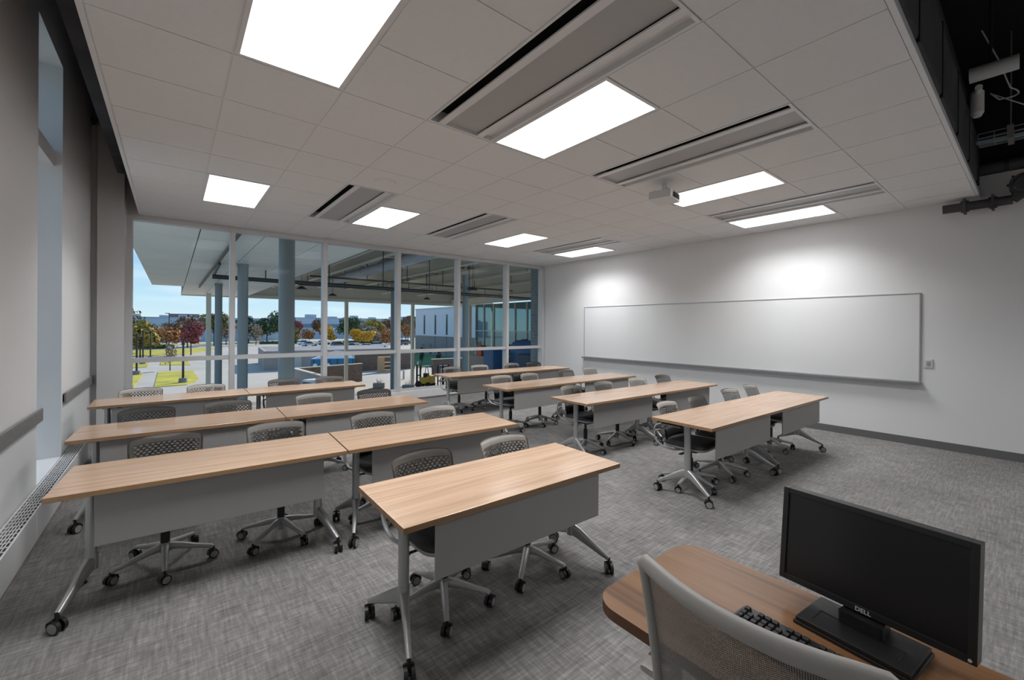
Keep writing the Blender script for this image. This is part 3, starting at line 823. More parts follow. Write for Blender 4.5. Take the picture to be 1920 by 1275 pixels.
t = thing('cable_tray', 'zinc wire basket cable tray hung from rods in the open ceiling', 'cable tray', (7.30, 0, 3.76))
for dx, dz in ((-0.10, 0.10), (-0.10, 0.05), (-0.10, 0), (-0.05, 0), (0, 0), (0.05, 0), (0.10, 0), (0.10, 0.05), (0.10, 0.10)):
    b = MB(); b.cyl((dx, 0.44, dz), (dx, -2.6, dz), 0.0035, n=6); b.build('long_wire', 'wire_zinc', t)
y = 0.44
while y > -2.6:
    b = MB()
    for p, q in (((-0.10, y, 0.10), (-0.10, y, 0)), ((-0.10, y, 0), (0.10, y, 0)), ((0.10, y, 0), (0.10, y, 0.10))): b.cyl(p, q, 0.003, n=6)
    b.build('cross_wire', 'wire_zinc', t); y -= 0.12
for k, y in enumerate((0.20, -1.1)):
    for dx in (-0.03, 0.03):
        b = MB(); b.cyl((dx, y, -0.03), (dx, y, DECK - 3.76), 0.006, n=8); b.build('hanger_rod', 'wire_zinc', t)
    b = MB(); b.box(-0.12, 0.12, y - 0.02, y + 0.02, -0.035, -0.012); b.box(-0.13, -0.11, y - 0.025, y + 0.025, -0.03, 0.12); b.box(0.11, 0.13, y - 0.025, y + 0.025, -0.03, 0.12); b.build('hanger_clamp', 'wire_zinc', t)
for k, (dx, c) in enumerate(((-0.05, 'blue data cable bundle lying in the cable tray, duct side'), (0.03, 'blue data cable bundle lying in the cable tray, whiteboard wall side'))):
    b = MB(); b.sweep([(7.30 + dx, 0.46, 3.79), (7.30 + dx + 0.01, 0.1, 3.783), (7.30 + dx - 0.01, -0.8, 3.783), (7.30 + dx, -2.6, 3.783)], (0.018, 0.012), n=8, e=1)
    tag(b.build('data_cable', 'cable_blue'), c, 'cable', 'cables in the tray')
t = thing('insulated_pipe', 'short white insulated pipe with elbow hanging in the dark open ceiling', 'pipe', (0, 0, 0))
b = MB(); b.cyl((6.2, 0.44, 4.15), (6.2, 0.12, 4.15), 0.07, n=18); b.build('pipe_run', 'pipe_white', t)
b = MB(); b.cyl((6.42, 0.40, 4.05), (6.42, 0.40, 3.84), 0.05, 0.05, n=18); b.cyl((6.42, 0.40, 4.05), (6.42, 0.40, 4.09), 0.05, 0.02, n=18); b.cyl((6.42, 0.40, 3.80), (6.42, 0.40, 3.84), 0.03, 0.05, n=18); b.build('pipe_elbow', 'pipe_white', t)
b = MB(); b.cyl((6.2, 0.3, 4.2), (6.2, 0.3, DECK), 0.012, n=8); b.build('hanger_rod', 'black_steel', t)
b = MB(); b.cyl((6.26, 0.38, 4.04), (6.42, 0.40, 4.04), 0.028, n=12); b.build('pipe_branch', 'pipe_white', t)
t = thing('hanging_cord', 'white cord looped around the tray hanger in open ceiling', 'cord', (0, 0, 0))
b = MB(); b.sweep([(6.9, 0.40, 4.9), (6.98, 0.28, 4.55), (7.05, 0.22, 4.32)] + qbez((7.1, 0.20, 4.26), (7.3, 0.05, 4.20), (7.15, 0.28, 4.18), 6) + [(7.0, 0.34, 4.22), (7.2, 0.05, 4.02), (7.4, -0.2, 3.98)], (0.007, 0.007), n=6, e=1); b.build('cord_strand', 'pipe_white', t)
t = thing('sprinkler_pipe', 'dark pipe with couplings running along the top of the whiteboard wall', 'pipe', (0, 0, 0))
b = MB(); b.cyl((7.98, 0.80, 3.21), (7.98, 0.20, 3.21), 0.055, n=20); b.build('pipe_run', 'duct_wrap', t)
for y in (0.60, 0.36):
    b = MB(); b.cyl((7.98, y + 0.035, 3.21), (7.98, y - 0.035, 3.21), 0.072, n=20); b.box(7.90, 8.06, y - 0.012, y + 0.012, 3.12, 3.30); b.build('coupling', 'duct_wrap', t)
b = MB(); b.cyl((8.04, 0.10, 3.36), (7.84, 0.10, 3.36), 0.13, n=28); b.cyl((7.84, 0.10, 3.36), (7.80, 0.10, 3.36), 0.10, 0.085, n=28); b.build('valve_body', 'duct_wrap', t)
for a in range(8):
    b = MB(); b.cyl((7.86, 0.10 + 0.135 * math.cos(a * PI / 4), 3.36 + 0.135 * math.sin(a * PI / 4)), (7.82, 0.10 + 0.135 * math.cos(a * PI / 4), 3.36 + 0.135 * math.sin(a * PI / 4)), 0.012, n=6); b.build('bolt', 'black_steel', t)
b = MB(); b.cyl((7.98, 0.20, 3.21), (7.98, 0.10, 3.30), 0.055, n=20); b.build('pipe_elbow', 'duct_wrap', t)
t = thing('wall_pipe', 'dark horizontal pipe clamped high on the whiteboard wall in open ceiling', 'pipe', (0, 0, 0))
b = MB(); b.cyl((8.03, 0.58, 3.66), (8.03, -2.9, 3.66), 0.07, n=20); b.build('pipe_run', 'duct_wrap', t)
for y in (0.25, -1.2):
    b = MB(); b.cyl((8.03, y + 0.02, 3.66), (8.03, y - 0.02, 3.66), 0.08, n=20); b.build('pipe_clamp', 'black_steel', t)

# ================================================================== TEACHER DESK
def rrect(x0, x1, y0, y1, r, n=7):
    pts = []
    for cx, cy, a0 in ((x1 - r, y1 - r, 0), (x0 + r, y1 - r, 90), (x0 + r, y0 + r, 180), (x1 - r, y0 + r, 270)):
        for k in range(n + 1):
            a = math.radians(a0 + 90 * k / n); pts.append((cx + r * math.cos(a), cy + r * math.sin(a)))
    return pts
t = thing('teacher_desk', 'walnut-topped desk with rounded corners carrying the black monitor', 'desk', (0, 0, 0))
DZ = 0.74
b = MB(); b.prism(rrect(1.075, 1.665, -0.95, 0.915, 0.09), DZ - 0.034, DZ, 0, 1)
b.build('desk_top', ['walnut', 'walnut_edge'], t, bevel=0.003)
MB().box(1.22, 1.58, 0.55, 0.58, 0.0, DZ - 0.034).build('end_panel', 'walnut', t)
MB().box(1.22, 1.58, -0.75, -0.72, 0.0, DZ - 0.034).build('end_panel', 'walnut', t)
MB().box(1.52, 1.545, -0.72, 0.55, 0.25, DZ - 0.034).build('modesty_panel', 'walnut', t)

# ================================================================== MONITOR
t = thing('computer_monitor', 'black widescreen monitor on a square stand, on the walnut desk', 'monitor', (1.540, 0.315, DZ), math.radians(-96.4))
b = MB(); b.box(-0.135, 0.135, -0.095, 0.085, 0.0, 0.010); b.box(-0.130, 0.130, -0.090, 0.080, 0.010, 0.022)
b.build('stand_base', 'monitor_black', t, bevel=0.002)
b = MB()
for a in ((-0.10, 0.10, -0.005, -0.001), (-0.10, -0.096, -0.06, -0.001), (0.096, 0.10, -0.06, -0.001)): b.box(*a, 0.0215, 0.0228)
b.build('stand_groove', 'slot_dark', t)
b = MB(); b.prism([(-0.052, -0.012), (0.052, -0.012), (0.045, 0.078), (-0.045, 0.078)], 0.0225, 0.057); b.prism([(-0.05, 0.064), (0.05, 0.064), (0.045, 0.082), (-0.045, 0.082)], 0.057, 0.20); b.build('stand_neck', 'monitor_black', t, bevel=0.006)
scr = MB()
SW, SH, BZ = 0.450, 0.292, 0.0165
scr.box(-SW / 2, -SW / 2 + BZ, -0.022, 0.024, 0, SH); scr.box(SW / 2 - BZ, SW / 2, -0.022, 0.024, 0, SH)
scr.box(-SW / 2 + BZ, SW / 2 - BZ, -0.022, 0.024, 0, 0.019); scr.box(-SW / 2 + BZ, SW / 2 - BZ, -0.022, 0.024, SH - BZ, SH)
TILT = math.radians(-6)
bz = scr.build('bezel', 'monitor_black', t, loc=(0, 0.034, 0.060), bevel=0.0015); bz.rotation_euler = (TILT, 0, 0)
b = MB(); b.box(-SW / 2 + BZ, SW / 2 - BZ, -0.0165, -0.012, 0.019, SH - BZ); o = b.build('screen', 'screen', t, loc=(0, 0.034, 0.060)); o.rotation_euler = (TILT, 0, 0)
b = MB(); b.box(-SW / 2 + 0.012, SW / 2 - 0.012, -0.011, 0.022, 0.012, SH - 0.012); b.box(-0.13, 0.13, 0.022, 0.05, 0.05, 0.22)
o = b.build('rear_housing', 'monitor_black', t, loc=(0, 0.034, 0.060), bevel=0.004); o.rotation_euler = (TILT, 0, 0)
b = MB(); b.cyl((SW / 2 - 0.012, -0.0222, 0.009), (SW / 2 - 0.012, -0.0236, 0.009), 0.004, n=14); o = b.build('power_button', 'logo_silver', bz)
fc = bpy.data.curves.new('logo', 'FONT'); fc.body = 'DELL'; fc.size = 0.0165; fc.align_x = 'CENTER'; fc.extrude = 0.0004; fc.offset = 0.0004; fc.space_character = 1.02
tmp = bpy.data.objects.new('logo_tmp', fc); C.objects.link(tmp)
bpy.context.view_layer.update()
lm = bpy.data.meshes.new_from_object(tmp.evaluated_get(bpy.context.evaluated_depsgraph_get()))
bpy.data.objects.remove(tmp); lm.materials.clear(); lm.materials.append(MATS['logo_silver'])
inst('logo', lm, bz, (0, -0.0228, 0.0035), (PI / 2, 0, 0))

# ================================================================== KEYBOARD
t = thing('keyboard', 'black keyboard with raised keys lying between the mesh chair and the monitor', 'keyboard', (1.318, 0.355, DZ), math.radians(-94))
b = MB(); b.prism(rrect(-0.225, 0.225, -0.075, 0.075, 0.012, 4), 0.0, 0.014); b.build('case', 'monitor_black', t, bevel=0.003)
key = MB(); key.add([(-0.0085, -0.0085, 0), (0.0085, -0.0085, 0), (0.0085, 0.0085, 0), (-0.0085, 0.0085, 0), (-0.0065, -0.006, 0.011), (0.0065, -0.006, 0.011), (0.0065, 0.007, 0.013), (-0.0065, 0.007, 0.013)],
                    [(4, 5, 6, 7), (0, 1, 5, 4), (1, 2, 6, 5), (2, 3, 7, 6), (3, 0, 4, 7)])
key_me = key.mesh('key', 'key_black')
for r in range(6):
    for c in range(22):
        if c in (15, 19) or (r == 5 and c in (1, 5, 9, 13)): continue
        if r == 0 and 5 <= c <= 9: continue
        inst('key', key_me, t, (-0.206 + c * 0.0196, -0.056 + r * 0.0205 + (0.006 if r == 5 else 0), 0.013))

# ================================================================== TEACHER CHAIR (mesh back)
t = thing('mesh_chair', 'grey-framed mesh-back office chair pulled up to the walnut desk', 'chair', (1.17, 0.385, 0), math.radians(-90 + 180))
# local: faces -Y (world +X after the turn), back at +Y
def backpt(u, v):
    hw = 0.215 + 0.030 * v - 0.02 * max(0, 0.25 - v)
    y = 0.165 + 0.055 * v + 0.052 * (1 - u * u) + 0.025 * (1 - math.sin(v * PI)) * 0.5
    return Vector((u * hw, y, 0.52 + 0.515 * v - 0.012 * (1 - u * u) * v))
loop = []
nn = 14
for k in range(nn): loop.append(backpt(-1, 0.06 + 0.88 * k / (nn - 1)))
loop += [backpt(-0.985, 0.975), backpt(-0.94, 0.995)]
for k in range(1, nn): loop.append(backpt(-0.92 + 1.84 * k / nn, 1.0))
loop += [backpt(0.94, 0.995), backpt(0.985, 0.975)]
for k in range(nn): loop.append(backpt(1, 0.94 - 0.88 * k / (nn - 1)))
for k in range(1, nn): loop.append(backpt(0.95 - 1.9 * k / nn, 0.0))
b = MB(); rings = []
# frame: slim section facing the sitter, deep rounded top rail
prof = []
for i, p in enumerate(loop):
    top = p.z > 1.02
    prof.append((0.012, 0.022) if top else (0.012, 0.011))
b.sweep(loop, [(q[1], q[0]) for q in prof], n=14, e=0.75, upv=(0, 1, 0.01), closed=True)
b.build('back_frame', 'chair_grey', t)
b = MB(); nu, nv = 24, 22
vs = [backpt(-0.97 + 1.94 * i / nu, 0.01 + 0.975 * j / nv) + Vector((0, -0.004, 0)) for j in range(nv + 1) for i in range(nu + 1)]
b.add(vs, [(j * (nu + 1) + i, j * (nu + 1) + i + 1, (j + 1) * (nu + 1) + i + 1, (j + 1) * (nu + 1) + i) for j in range(nv) for i in range(nu)], 0, True)
b.build('back_mesh', 'mesh_weave', t)
b = MB(); b.sweep([(0, 0.02, 0.41), (0, 0.20, 0.42), (0, 0.255, 0.50), (0, 0.262, 0.60)], [(0.05, 0.018), (0.04, 0.016), (0.035, 0.014), (0.03, 0.010)], n=10, upv=(0, 1, 0.2)); b.build('back_support', 'chair_grey', t)
b = MB(); b.slab(0, -0.04, 0.245, 0.235, [(0.435, 0.03), (0.45, 0.0), (0.475, 0.004), (0.49, 0.03), (0.495, 0.07)], e=0.42); b.build('seat', 'seat_dark', t)
b = MB(); b.box(-0.09, 0.09, -0.12, 0.12, 0.38, 0.435); b.build('mechanism', 'black_plastic', t, bevel=0.01)
for s_ in (-1, 1):
    b = MB(); b.sweep([(s_ * 0.10, 0.02, 0.40), (s_ * 0.26, 0.02, 0.42), (s_ * 0.285, 0.02, 0.50), (s_ * 0.285, 0.02, 0.655)], [(0.03, 0.012), (0.03, 0.014), (0.03, 0.014), (0.028, 0.014)], n=10, upv=(0, 1, 0)); ar = b.build('armrest', 'chair_grey', t)
    b = MB(); b.sweep([(s_ * 0.282, -0.10, 0.668), (s_ * 0.286, 0.03, 0.672), (s_ * 0.280, 0.135, 0.668)], [(0.035, 0.010), (0.045, 0.012), (0.035, 0.010)], n=12); b.build('arm_pad', 'chair_grey', ar)
b = MB(); b.cyl((0, 0, 0.14), (0, 0, 0.40), 0.027, n=18); b.build('gas_lift', 'black_plastic', t)
bs = inst('base', base_me, t, rot=(0, 0, 0.4), scale=(1.1, 1.1, 1))
for k in range(5):
    a = 2 * PI * k / 5; inst('caster', chair_caster_me, bs, (0.275 * math.cos(a), 0.275 * math.sin(a), 0), (0, 0, a + 1))

# ================================================================== OUTDOORS
G = -4.5
struct(MB().box(-260, 420, 9.2, 620, G - 0.3, G).build('ground', 'concrete'))
def flat(name, pts, z, m_, h_=0.05):
    o = MB().prism(pts, G, G + h_).build(name, m_); return struct(o)
flat('lawn', [(-20, 54.6), (-2.9, 54.9), (-2.75, 70.4), (-20, 71.5)], 0, 'grass')
flat('lawn', [(-1.35, 53.8), (1.2, 54.3), (2.0, 56.8), (2.35, 59.6), (2.2, 70.7), (-1.4, 71)], 0, 'grass')
flat('lawn', [(-20, 79.8), (-2.8, 79.8), (-2.9, 92.3), (-20, 93.5)], 0, 'grass')
flat('lawn', [(-1.4, 82.8), (2.2, 80.5), (2.1, 91.5), (-1.4, 92.5)], 0, 'grass')
flat('lawn', [(-30, 108), (2.0, 110), (9.0, 129.5), (7.4, 137), (-30, 128)], 0, 'grass')
flat('lawn', [(-40, 163), (60, 163), (120, 168), (120, 172), (-40, 172)], 0, 'grass')
flat('lawn', [(28.2, 57.0), (30.5, 56.5), (43.8, 66), (43.8, 100), (40, 100)], 0, 'grass_green')
flat('road', [(-60, 138.5), (7, 141), (60, 146), (60, 160), (-60, 160)], 0, 'asphalt', 0.02)

# canopy
cv = thing('canopy', 'wide flat canopy with white panelled soffit and beige steel frame over the yard', 'canopy', (0, 0, 0))
ZS = 3.90
xs = [-0.92, 0.52, 1.85, 3.18, 4.52]
for i in range(4):
    y, yend = 9.0, (31.6 if i == 0 else 39.8)
    while y < yend - 0.3:
        y1 = min(y + 1.62, yend)
        MB().box(xs[i] + 0.012, xs[i + 1] - 0.012, y + 0.022, y1 - 0.022, ZS, ZS + 0.04).build('soffit_panel', 'soffit', cv); y = y1
MB().box(-0.92, 4.52, 8.9, 31.6, ZS + 0.045, ZS + 0.9).build('roof_edge', 'deck_grey', cv)
MB().box(0.52, 4.52, 31.6, 39.8, ZS + 0.045, ZS + 0.9).build('roof_edge', 'deck_grey', cv)
MB().box(0.52, 30, 8.9, 41.4, 6.75, 6.95).build('deck', 'deck_grey', cv)
MB().box(4.50, 4.56, 8.9, 39.8, ZS, 6.75).build('inner_fascia', 'soffit', cv)
MB().box(4.6, 30, 41.0, 41.5, ZS + 0.25, 6.75).build('far_fascia', 'steel_beige', cv)
MB().box(0.52, 30, 40.85, 41.6, ZS, ZS + 0.25).build('far_girder', 'steel_beige', cv)
MB().box(24.2, 24.8, 8.9, 41.0, ZS + 0.1, ZS + 0.7).build('side_girder', 'steel_beige', cv)
MB().box(24.6, 24.8, 8.9, 41.0, ZS + 0.7, 6.75).build('side_fascia', 'steel_beige', cv)
for x in (8.2, 12.8, 17.0, 21.0):
    b = MB(); b.box(x - 0.16, x + 0.16, 8.9, 41.0, 5.05, 5.10); b.box(x - 0.02, x + 0.02, 8.9, 41.0, 5.10, 5.75); b.box(x - 0.16, x + 0.16, 8.9, 41.0, 5.75, 5.80); b.build('main_beam', 'steel_beige', cv)
for y in (12.5, 16.3, 20.5, 25.0, 29.6, 34.0, 38.0):
    b = MB(); b.box(4.6, 24.4, y - 0.12, y + 0.12, 5.82, 5.86); b.box(4.6, 24.4, y - 0.015, y + 0.015, 5.86, 6.3); b.box(4.6, 24.4, y - 0.12, y + 0.12, 6.3, 6.34); b.build('cross_beam', 'steel_beige', cv)
    for x in (6.4, 10.2, 14.6, 18.8, 22.6):
        MB().box(x - 0.14, x + 0.14, y - 0.1, y + 0.1, 6.34, 6.75).build('stub_post', 'steel_beige', cv)
for k, (x, y, z0) in enumerate(((2.12, 11.2, ZS), (2.05, 18.6, ZS), (1.98, 28.2, ZS), (12.9, 30.3, 5.05), (13.3, 20.9, 4.6))):
    l = ['thick blue-grey round column under the soffit, closest to the glass wall', 'blue-grey round column, middle one of the soffit column line', 'slim-looking blue-grey round column at far end of the soffit column line',
         'blue-grey round column under the open steel framing, beside the brown screen wall', 'blue-grey round column under the open steel framing, beside the glass facade'][k]
    t = thing('round_column', l, 'column', (x, y, G), 0, 'round canopy columns')
    b = MB(); b.cyl((0, 0, 0), (0, 0, z0 - G), 0.172, n=32); b.build('shaft', 'column_blue', t)
    b = MB(); b.cyl((0, 0, z0 - G - 0.12), (0, 0, z0 - G), 0.185, n=32); b.build('collar', 'column_blue', t)
for k, (x, y) in enumerate(((2.05, 37.6), (12.9, 41.2), (19.7, 41.2), (24.5, 37.6))):
    l = ['beige square post at the soffit end of the far canopy edge', 'beige square post in middle of far canopy edge, behind the brick wall', 'beige square post on far canopy edge beside the white building corner', 'beige square post at the end of the glass facade'][k]
    t = thing('square_post', l, 'post', (x, y, G), 0, 'square canopy posts')
    MB().box(-0.15, 0.15, -0.15, 0.15, 0, ZS - G).build('shaft', 'column_beige', t, bevel=0.02)
    MB().box(-0.24, 0.24, -0.24, 0.24, 0, 0.06).build('base_plate', 'column_beige', t)
t = thing('roof_drain_pipe', 'long dark drain pipe hung across under the canopy', 'pipe', (0, 0, 0))
b = MB(); b.cyl((1.2, 20, 3.50), (18.3, 20, 3.38), 0.085, n=14); b.build('pipe_run', 'pipe_dark', t)
for x in (3, 5.5, 8, 10.5, 13, 15.5, 18):
    b = MB(); b.cyl((x, 20, 3.55), (x, 20, 6.75 if x > 4.6 else ZS), 0.022, n=6); b.build('hanger', 'pipe_dark', t)
t = thing('soffit_conduit', 'thin dark conduit run fixed under the panelled soffit', 'conduit', (0, 0, 0))
b = MB(); b.cyl((1.25, 9.4, 3.82), (1.22, 30.5, 3.82), 0.045, n=10); b.cyl((1.25, 17.5, 3.72), (1.25, 20, 3.58), 0.05, n=10); b.build('conduit_tube', 'pipe_dark', t)
for k, (y, x0, x1, z) in enumerate(((15.0, 5.2, 12.5, 4.55), (25.5, 6.0, 20.5, 4.35), (33.0, 7.0, 23.5, 4.5))):
    t = thing('strut_channel', ['dark hanging strut channel under the canopy nearest the glass wall', 'long dark hanging strut channel under the middle of the canopy', 'dark hanging strut channel under the far part of the canopy'][k], 'strut', (0, 0, 0))
    MB().box(x0, x1, y - 0.06, y + 0.06, z, z + 0.10).build('channel', 'pipe_dark', t)
    x = x0 + 0.6
    while x < x1:
        b = MB(); b.cyl((x, y, z + 0.10), (x, y, 6.75), 0.025, n=6); b.build('hanger', 'pipe_dark', t); x += 2.6
t = thing('silver_duct', 'round silver duct running under the canopy steel', 'duct', (0, 0, 0))
b = MB(); b.cyl((9.2, 9.2, 5.0), (9.2, 36, 4.9), 0.28, n=20); b.build('duct_run', 'roof_unit', t)
for k, y in enumerate((11, 14, 17, 20, 23, 26, 29, 32)):
    b = MB(); b.cyl((9.2, y - 0.04, 4.97), (9.2, y + 0.04, 4.97), 0.305, n=20); b.build('duct_band', 'wire_zinc', t)
for k, x in enumerate((6.3, 15.5, 19.2)):
    t = thing('electrical_conduit', ['conduit line on hangers under the canopy, beside the soffit edge', 'conduit line on hangers under the canopy, between middle columns', 'conduit line on hangers under the canopy, beside the glass facade'][k], 'conduit', (0, 0, 0))
    b = MB(); b.cyl((x, 9.2, 4.7), (x, 39, 4.7), 0.05, n=10); b.build('conduit_tube', 'steel_beige', t)
    for y in (12, 18, 24, 30, 36):
        b = MB(); b.cyl((x, y, 4.7), (x, y, 6.75), 0.018, n=6); b.build('hanger', 'pipe_dark', t)
for k, (x, y) in enumerate(((5.9, 27.0), (8.9, 31.5), (11.0, 24.5), (15.8, 30.5), (13.6, 20.6), (20.5, 33))):
    l = ['just right of the soffit edge', 'above the blue dumpster', 'in front of the brown brick wall', 'above the yellow forklift', 'by the drain pipe end', 'in front of the glass facade'][k]
    t = thing('pendant_lamp', 'dark dish pendant lamp hanging under the canopy, ' + l, 'lamp', (x, y, 3.75), 0, 'canopy pendant lamps')
    b = MB(); b.cyl((0, 0, 0), (0, 0, 0.16), 0.32, 0.10, n=20); b.build('shade', 'pipe_dark', t)
    b = MB(); b.cyl((0, 0, 0.16), (0, 0, 3.0), 0.014, n=6); b.build('stem', 'pipe_dark', t)

# brick pier of our own building, right of the glass
pt = MB().box(8.22, 8.5, 8.87, 9.35, 0.0, DECK).build('wall_pier', 'brick_blue'); struct(pt)
# adjacent wing with reflecting glass facade
t = thing('glass_facade', 'tall reflective glass facade of the neighbouring wing across the yard', 'glass facade', (24.9, 0, 0))
y = 20.4; k = 0
while y < 37.0:
    for z0, z1 in ((G, -1.2), (-1.2, 1.2), (1.2, ZS)):
        MB().box(0, 0.05, y + 0.05, y + 1.63, z0 + 0.04, z1 - 0.04).build('pane', 'facade_glass', t)
    MB().box(-0.10, 0.06, y - 0.05, y + 0.05, G, ZS).build('mullion', 'mullion_alu', t); y += 1.68
MB().box(-0.06, 0.06, 20.4, y, -1.24, -1.16).build('transom', 'mullion_alu', t)
MB().box(-0.06, 0.06, 20.4, y, 1.16, 1.24).build('transom', 'mullion_alu', t)
MB().box(0.1, 5, 20.4, y, G, ZS).build('interior_core', 'blue_build_dark', t)

# white building with slit windows
t = thing('slit_window_building', 'white building over a grey brick base with narrow vertical slit windows', 'building', (44.5, 0, G))
MB().box(0, 30, 45, 91.5, 4.0, 9.95).build('upper_wall', 'white_build', t)
MB().box(-0.04, 30.04, 44.96, 91.54, 0, 4.0).build('brick_base', 'brick_grey', t)
MB().box(-0.1, 30.1, 44.9, 91.6, 9.95, 10.15).build('parapet_cap', 'stone_cap', t)
for y in (48, 53, 58, 63, 68, 72.2, 77, 81.9, 87):
    MB().box(-0.05, 0.1, y - 0.32, y + 0.32, 4.35, 8.6).build('slit_window', 'slit_glass', t)
for y in (84, 87.5):
    MB().box(-0.09, 0.0, y - 0.5, y + 0.5, 0, 2.2).build('door', 'slit_glass', t)
for y in (58, 68, 77, 81.9):
    MB().box(-0.07, 0.0, y - 0.05, y + 0.05, 0, 4.0).build('control_joint', 'slot_dark', t)

# yard walls
def wallseg(name, label, p, q, h_, m_, th=0.3, cap=True):
    p, q = Vector((*p, 0)), Vector((*q, 0)); d = q - p; L_ = d.length
    t = thing(name, label, 'wall', (p.x, p.y, G), math.atan2(d.y, d.x))
    MB().box(0, L_, -th / 2, th / 2, 0, h_ - (0.08 if cap else 0)).build('wall_body', m_, t)
    if cap: MB().box(-0.05, L_ + 0.05, -th / 2 - 0.05, th / 2 + 0.05, h_ - 0.08, h_).build('wall_cap', 'stone_cap', t)
    return t
wallseg('brick_screen_wall', 'brown brick screen wall with pale cap, in front of the blue dumpster', (9.35, 45.2), (16.35, 46.9), 2.0, 'brick_brown')
wallseg('concrete_screen_wall', 'pale concrete screen wall meeting the brown brick wall beside thick column', (9.3, 45.0), (9.8, 36.5), 2.0, 'tan_wall')
wallseg('brick_yard_wall', 'long dark brown brick yard wall behind the pallets and timber pillar', (19.2, 57.6), (27.6, 57.0), 2.3, 'brick_brown')
wallseg('brick_low_wall', 'dark brown brick wall with pale cap behind the forklift', (25.6, 47.9), (35, 47.4), 2.0, 'brick_brown')
t = thing('service_shed', 'low tan service enclosure with flat dark roof and metal gate', 'shed', (9.7, 65.5, G), math.radians(-5))
MB().box(0, 18, 0, 0.3, 0, 2.6).build('front_wall', 'tan_wall', t)
MB().box(0, 0.3, 0.3, 14, 0, 2.6).build('side_wall', 'tan_wall', t)
MB().box(17.7, 18, 0.3, 14, 0, 2.6).build('side_wall', 'tan_wall', t)
MB().box(0, 18, 13.7, 14, 0, 2.6).build('rear_wall', 'tan_wall', t)
MB().box(0.1, 17.9, 0.1, 13.9, 2.45, 2.58).build('roof', 'roof_membrane', t)
for x in (2.0, 3.4):
    MB().box(x, x + 1.15, -0.06, 0.0, 0.1, 2.2).build('gate_leaf', 'gate_tan', t)
for k in range(7):
    MB().box(8.6 + k * 1.2, 9.75 + k * 1.2, -0.06, 0.0, 0.1, 2.2).build('gate_leaf', 'gate_tan' if k % 2 else 'column_beige', t)
t = thing('dumpster', 'blue steel dumpster with white load visible above the brick wall', 'dumpster', (13.6, 57.3, G), math.radians(-16))
MB().box(0, 5.2, 0, 2.2, 0.15, 1.9).build('bin', 'dumpster_blue', t, bevel=0.04)
for k in range(6): MB().box(0.3 + k * 0.92, 0.42 + k * 0.92, -0.06, 0.0, 0.2, 1.85).build('rib', 'equip_navy', t)
b = MB(); b.add([(0.2, 0.2, 1.9), (5.0, 0.2, 1.9), (5.0, 2.0, 1.9), (0.2, 2.0, 1.9), (2.9, 1.1, 2.9), (4.2, 1.1, 2.75)], [(0, 1, 5, 4), (1, 2, 5), (2, 3, 4, 5), (3, 0, 4)]); b.build('covered_load', 'car_white', t)
for k, x in enumerate((0.5, 2.0, 4.2)):
    b = MB(); b.cyl((x, -0.065, 1.1), (x, -0.07, 1.1), 0.25, n=16); b.build('round_decal', 'car_white', t)
t = thing('timber_pillar', 'upright pale timber crate standing before the brown yard wall', 'crate', (21.2, 54.2, G))
MB().box(0, 0.75, 0, 0.6, 0, 2.05).build('front_post', 'timber', t)
MB().box(0.75, 3.0, 0.3, 0.6, 1.9, 2.05).build('top_rail', 'timber', t)
for z in (0.2, 0.7, 1.2): MB().box(0.75, 3.0, 0.05, 0.6, z, z + 0.10).build('shelf', 'timber', t)
MB().box(2.85, 3.0, 0, 0.6, 0, 1.9).build('end_post', 'timber', t)
for k, (x, y, l) in enumerate(((20.85, 45.85, 'pale bollard standing on the open concrete yard'), (27.7, 56.2, 'pale bollard standing by the green lawn'))):
    t = thing('bollard', l, 'bollard', (x, y, G))
    b = MB(); b.cyl((0, 0, 0), (0, 0, 0.95), 0.11, n=16); b.build('bollard_pipe', 'gate_tan', t)
    b = MB(); b.cyl((0, 0, 0.95), (0, 0, 1.02), 0.11, 0.04, n=16); b.build('cap', 'gate_tan', t)
for k, (x, y, l) in enumerate(((16.0, 40.9, 'grey planter box with dry twigs, on the concrete beside round column'), (17.7, 37.9, 'grey planter box with dry twigs, close to the forklift'))):
    t = thing('planter', l, 'planter', (x, y, G), -0.5)
    MB().box(-0.55, 0.55, -0.25, 0.25, 0, 0.5).build('box', 'column_blue', t, bevel=0.02)
    b = MB()
    for q in range(26):
        a, r = random.uniform(0, 6.28), random.uniform(0.1, 0.5)
        b.cyl((0.4 * r * math.cos(a), 0.2 * r * math.sin(a), 0.45), (r * math.cos(a), 0.5 * r * math.sin(a), random.uniform(0.65, 1.0)), 0.012, 0.004, n=4, caps=False)
    b.build('twigs', 'leaf_pale', t)
# forklift
t = thing('forklift', 'yellow and black forklift parked in the yard', 'forklift', (19.9, 38.9, G), math.radians(35))
b = MB(); b.box(-0.55, 0.55, -0.9, 0.2, 0.35, 1.0); b.box(-0.5, 0.5, -1.0, -0.6, 0.5, 1.2); b.build('chassis', 'yellow_paint', t, bevel=0.05)
b = MB()
for x in (-0.48, 0.48):
    b.cyl((x, -0.8, 1.1), (x, -0.6, 2.1), 0.035, n=8); b.cyl((x, 0.2, 0.95), (x, 0.05, 2.1), 0.035, n=8)
b.box(-0.52, 0.52, -0.65, 0.1, 2.08, 2.14)
b.build('overhead_guard', 'black_steel', t)
b = MB()
for x in (-0.35, 0.35): b.box(x - 0.06, x + 0.06, 0.55, 0.70, 0.1, 2.25)
for z in (0.4, 1.1, 2.1): b.box(-0.4, 0.4, 0.55, 0.65, z, z + 0.1)
b.build('mast', 'black_steel', t)
for x in (-0.3, 0.3): MB().box(x - 0.06, x + 0.06, 0.70, 1.7, 0.08, 0.13).build('fork', 'black_steel', t)
MB().box(-0.25, 0.25, -0.45, 0.0, 1.0, 1.4).build('seat', 'black_steel', t, bevel=0.05)
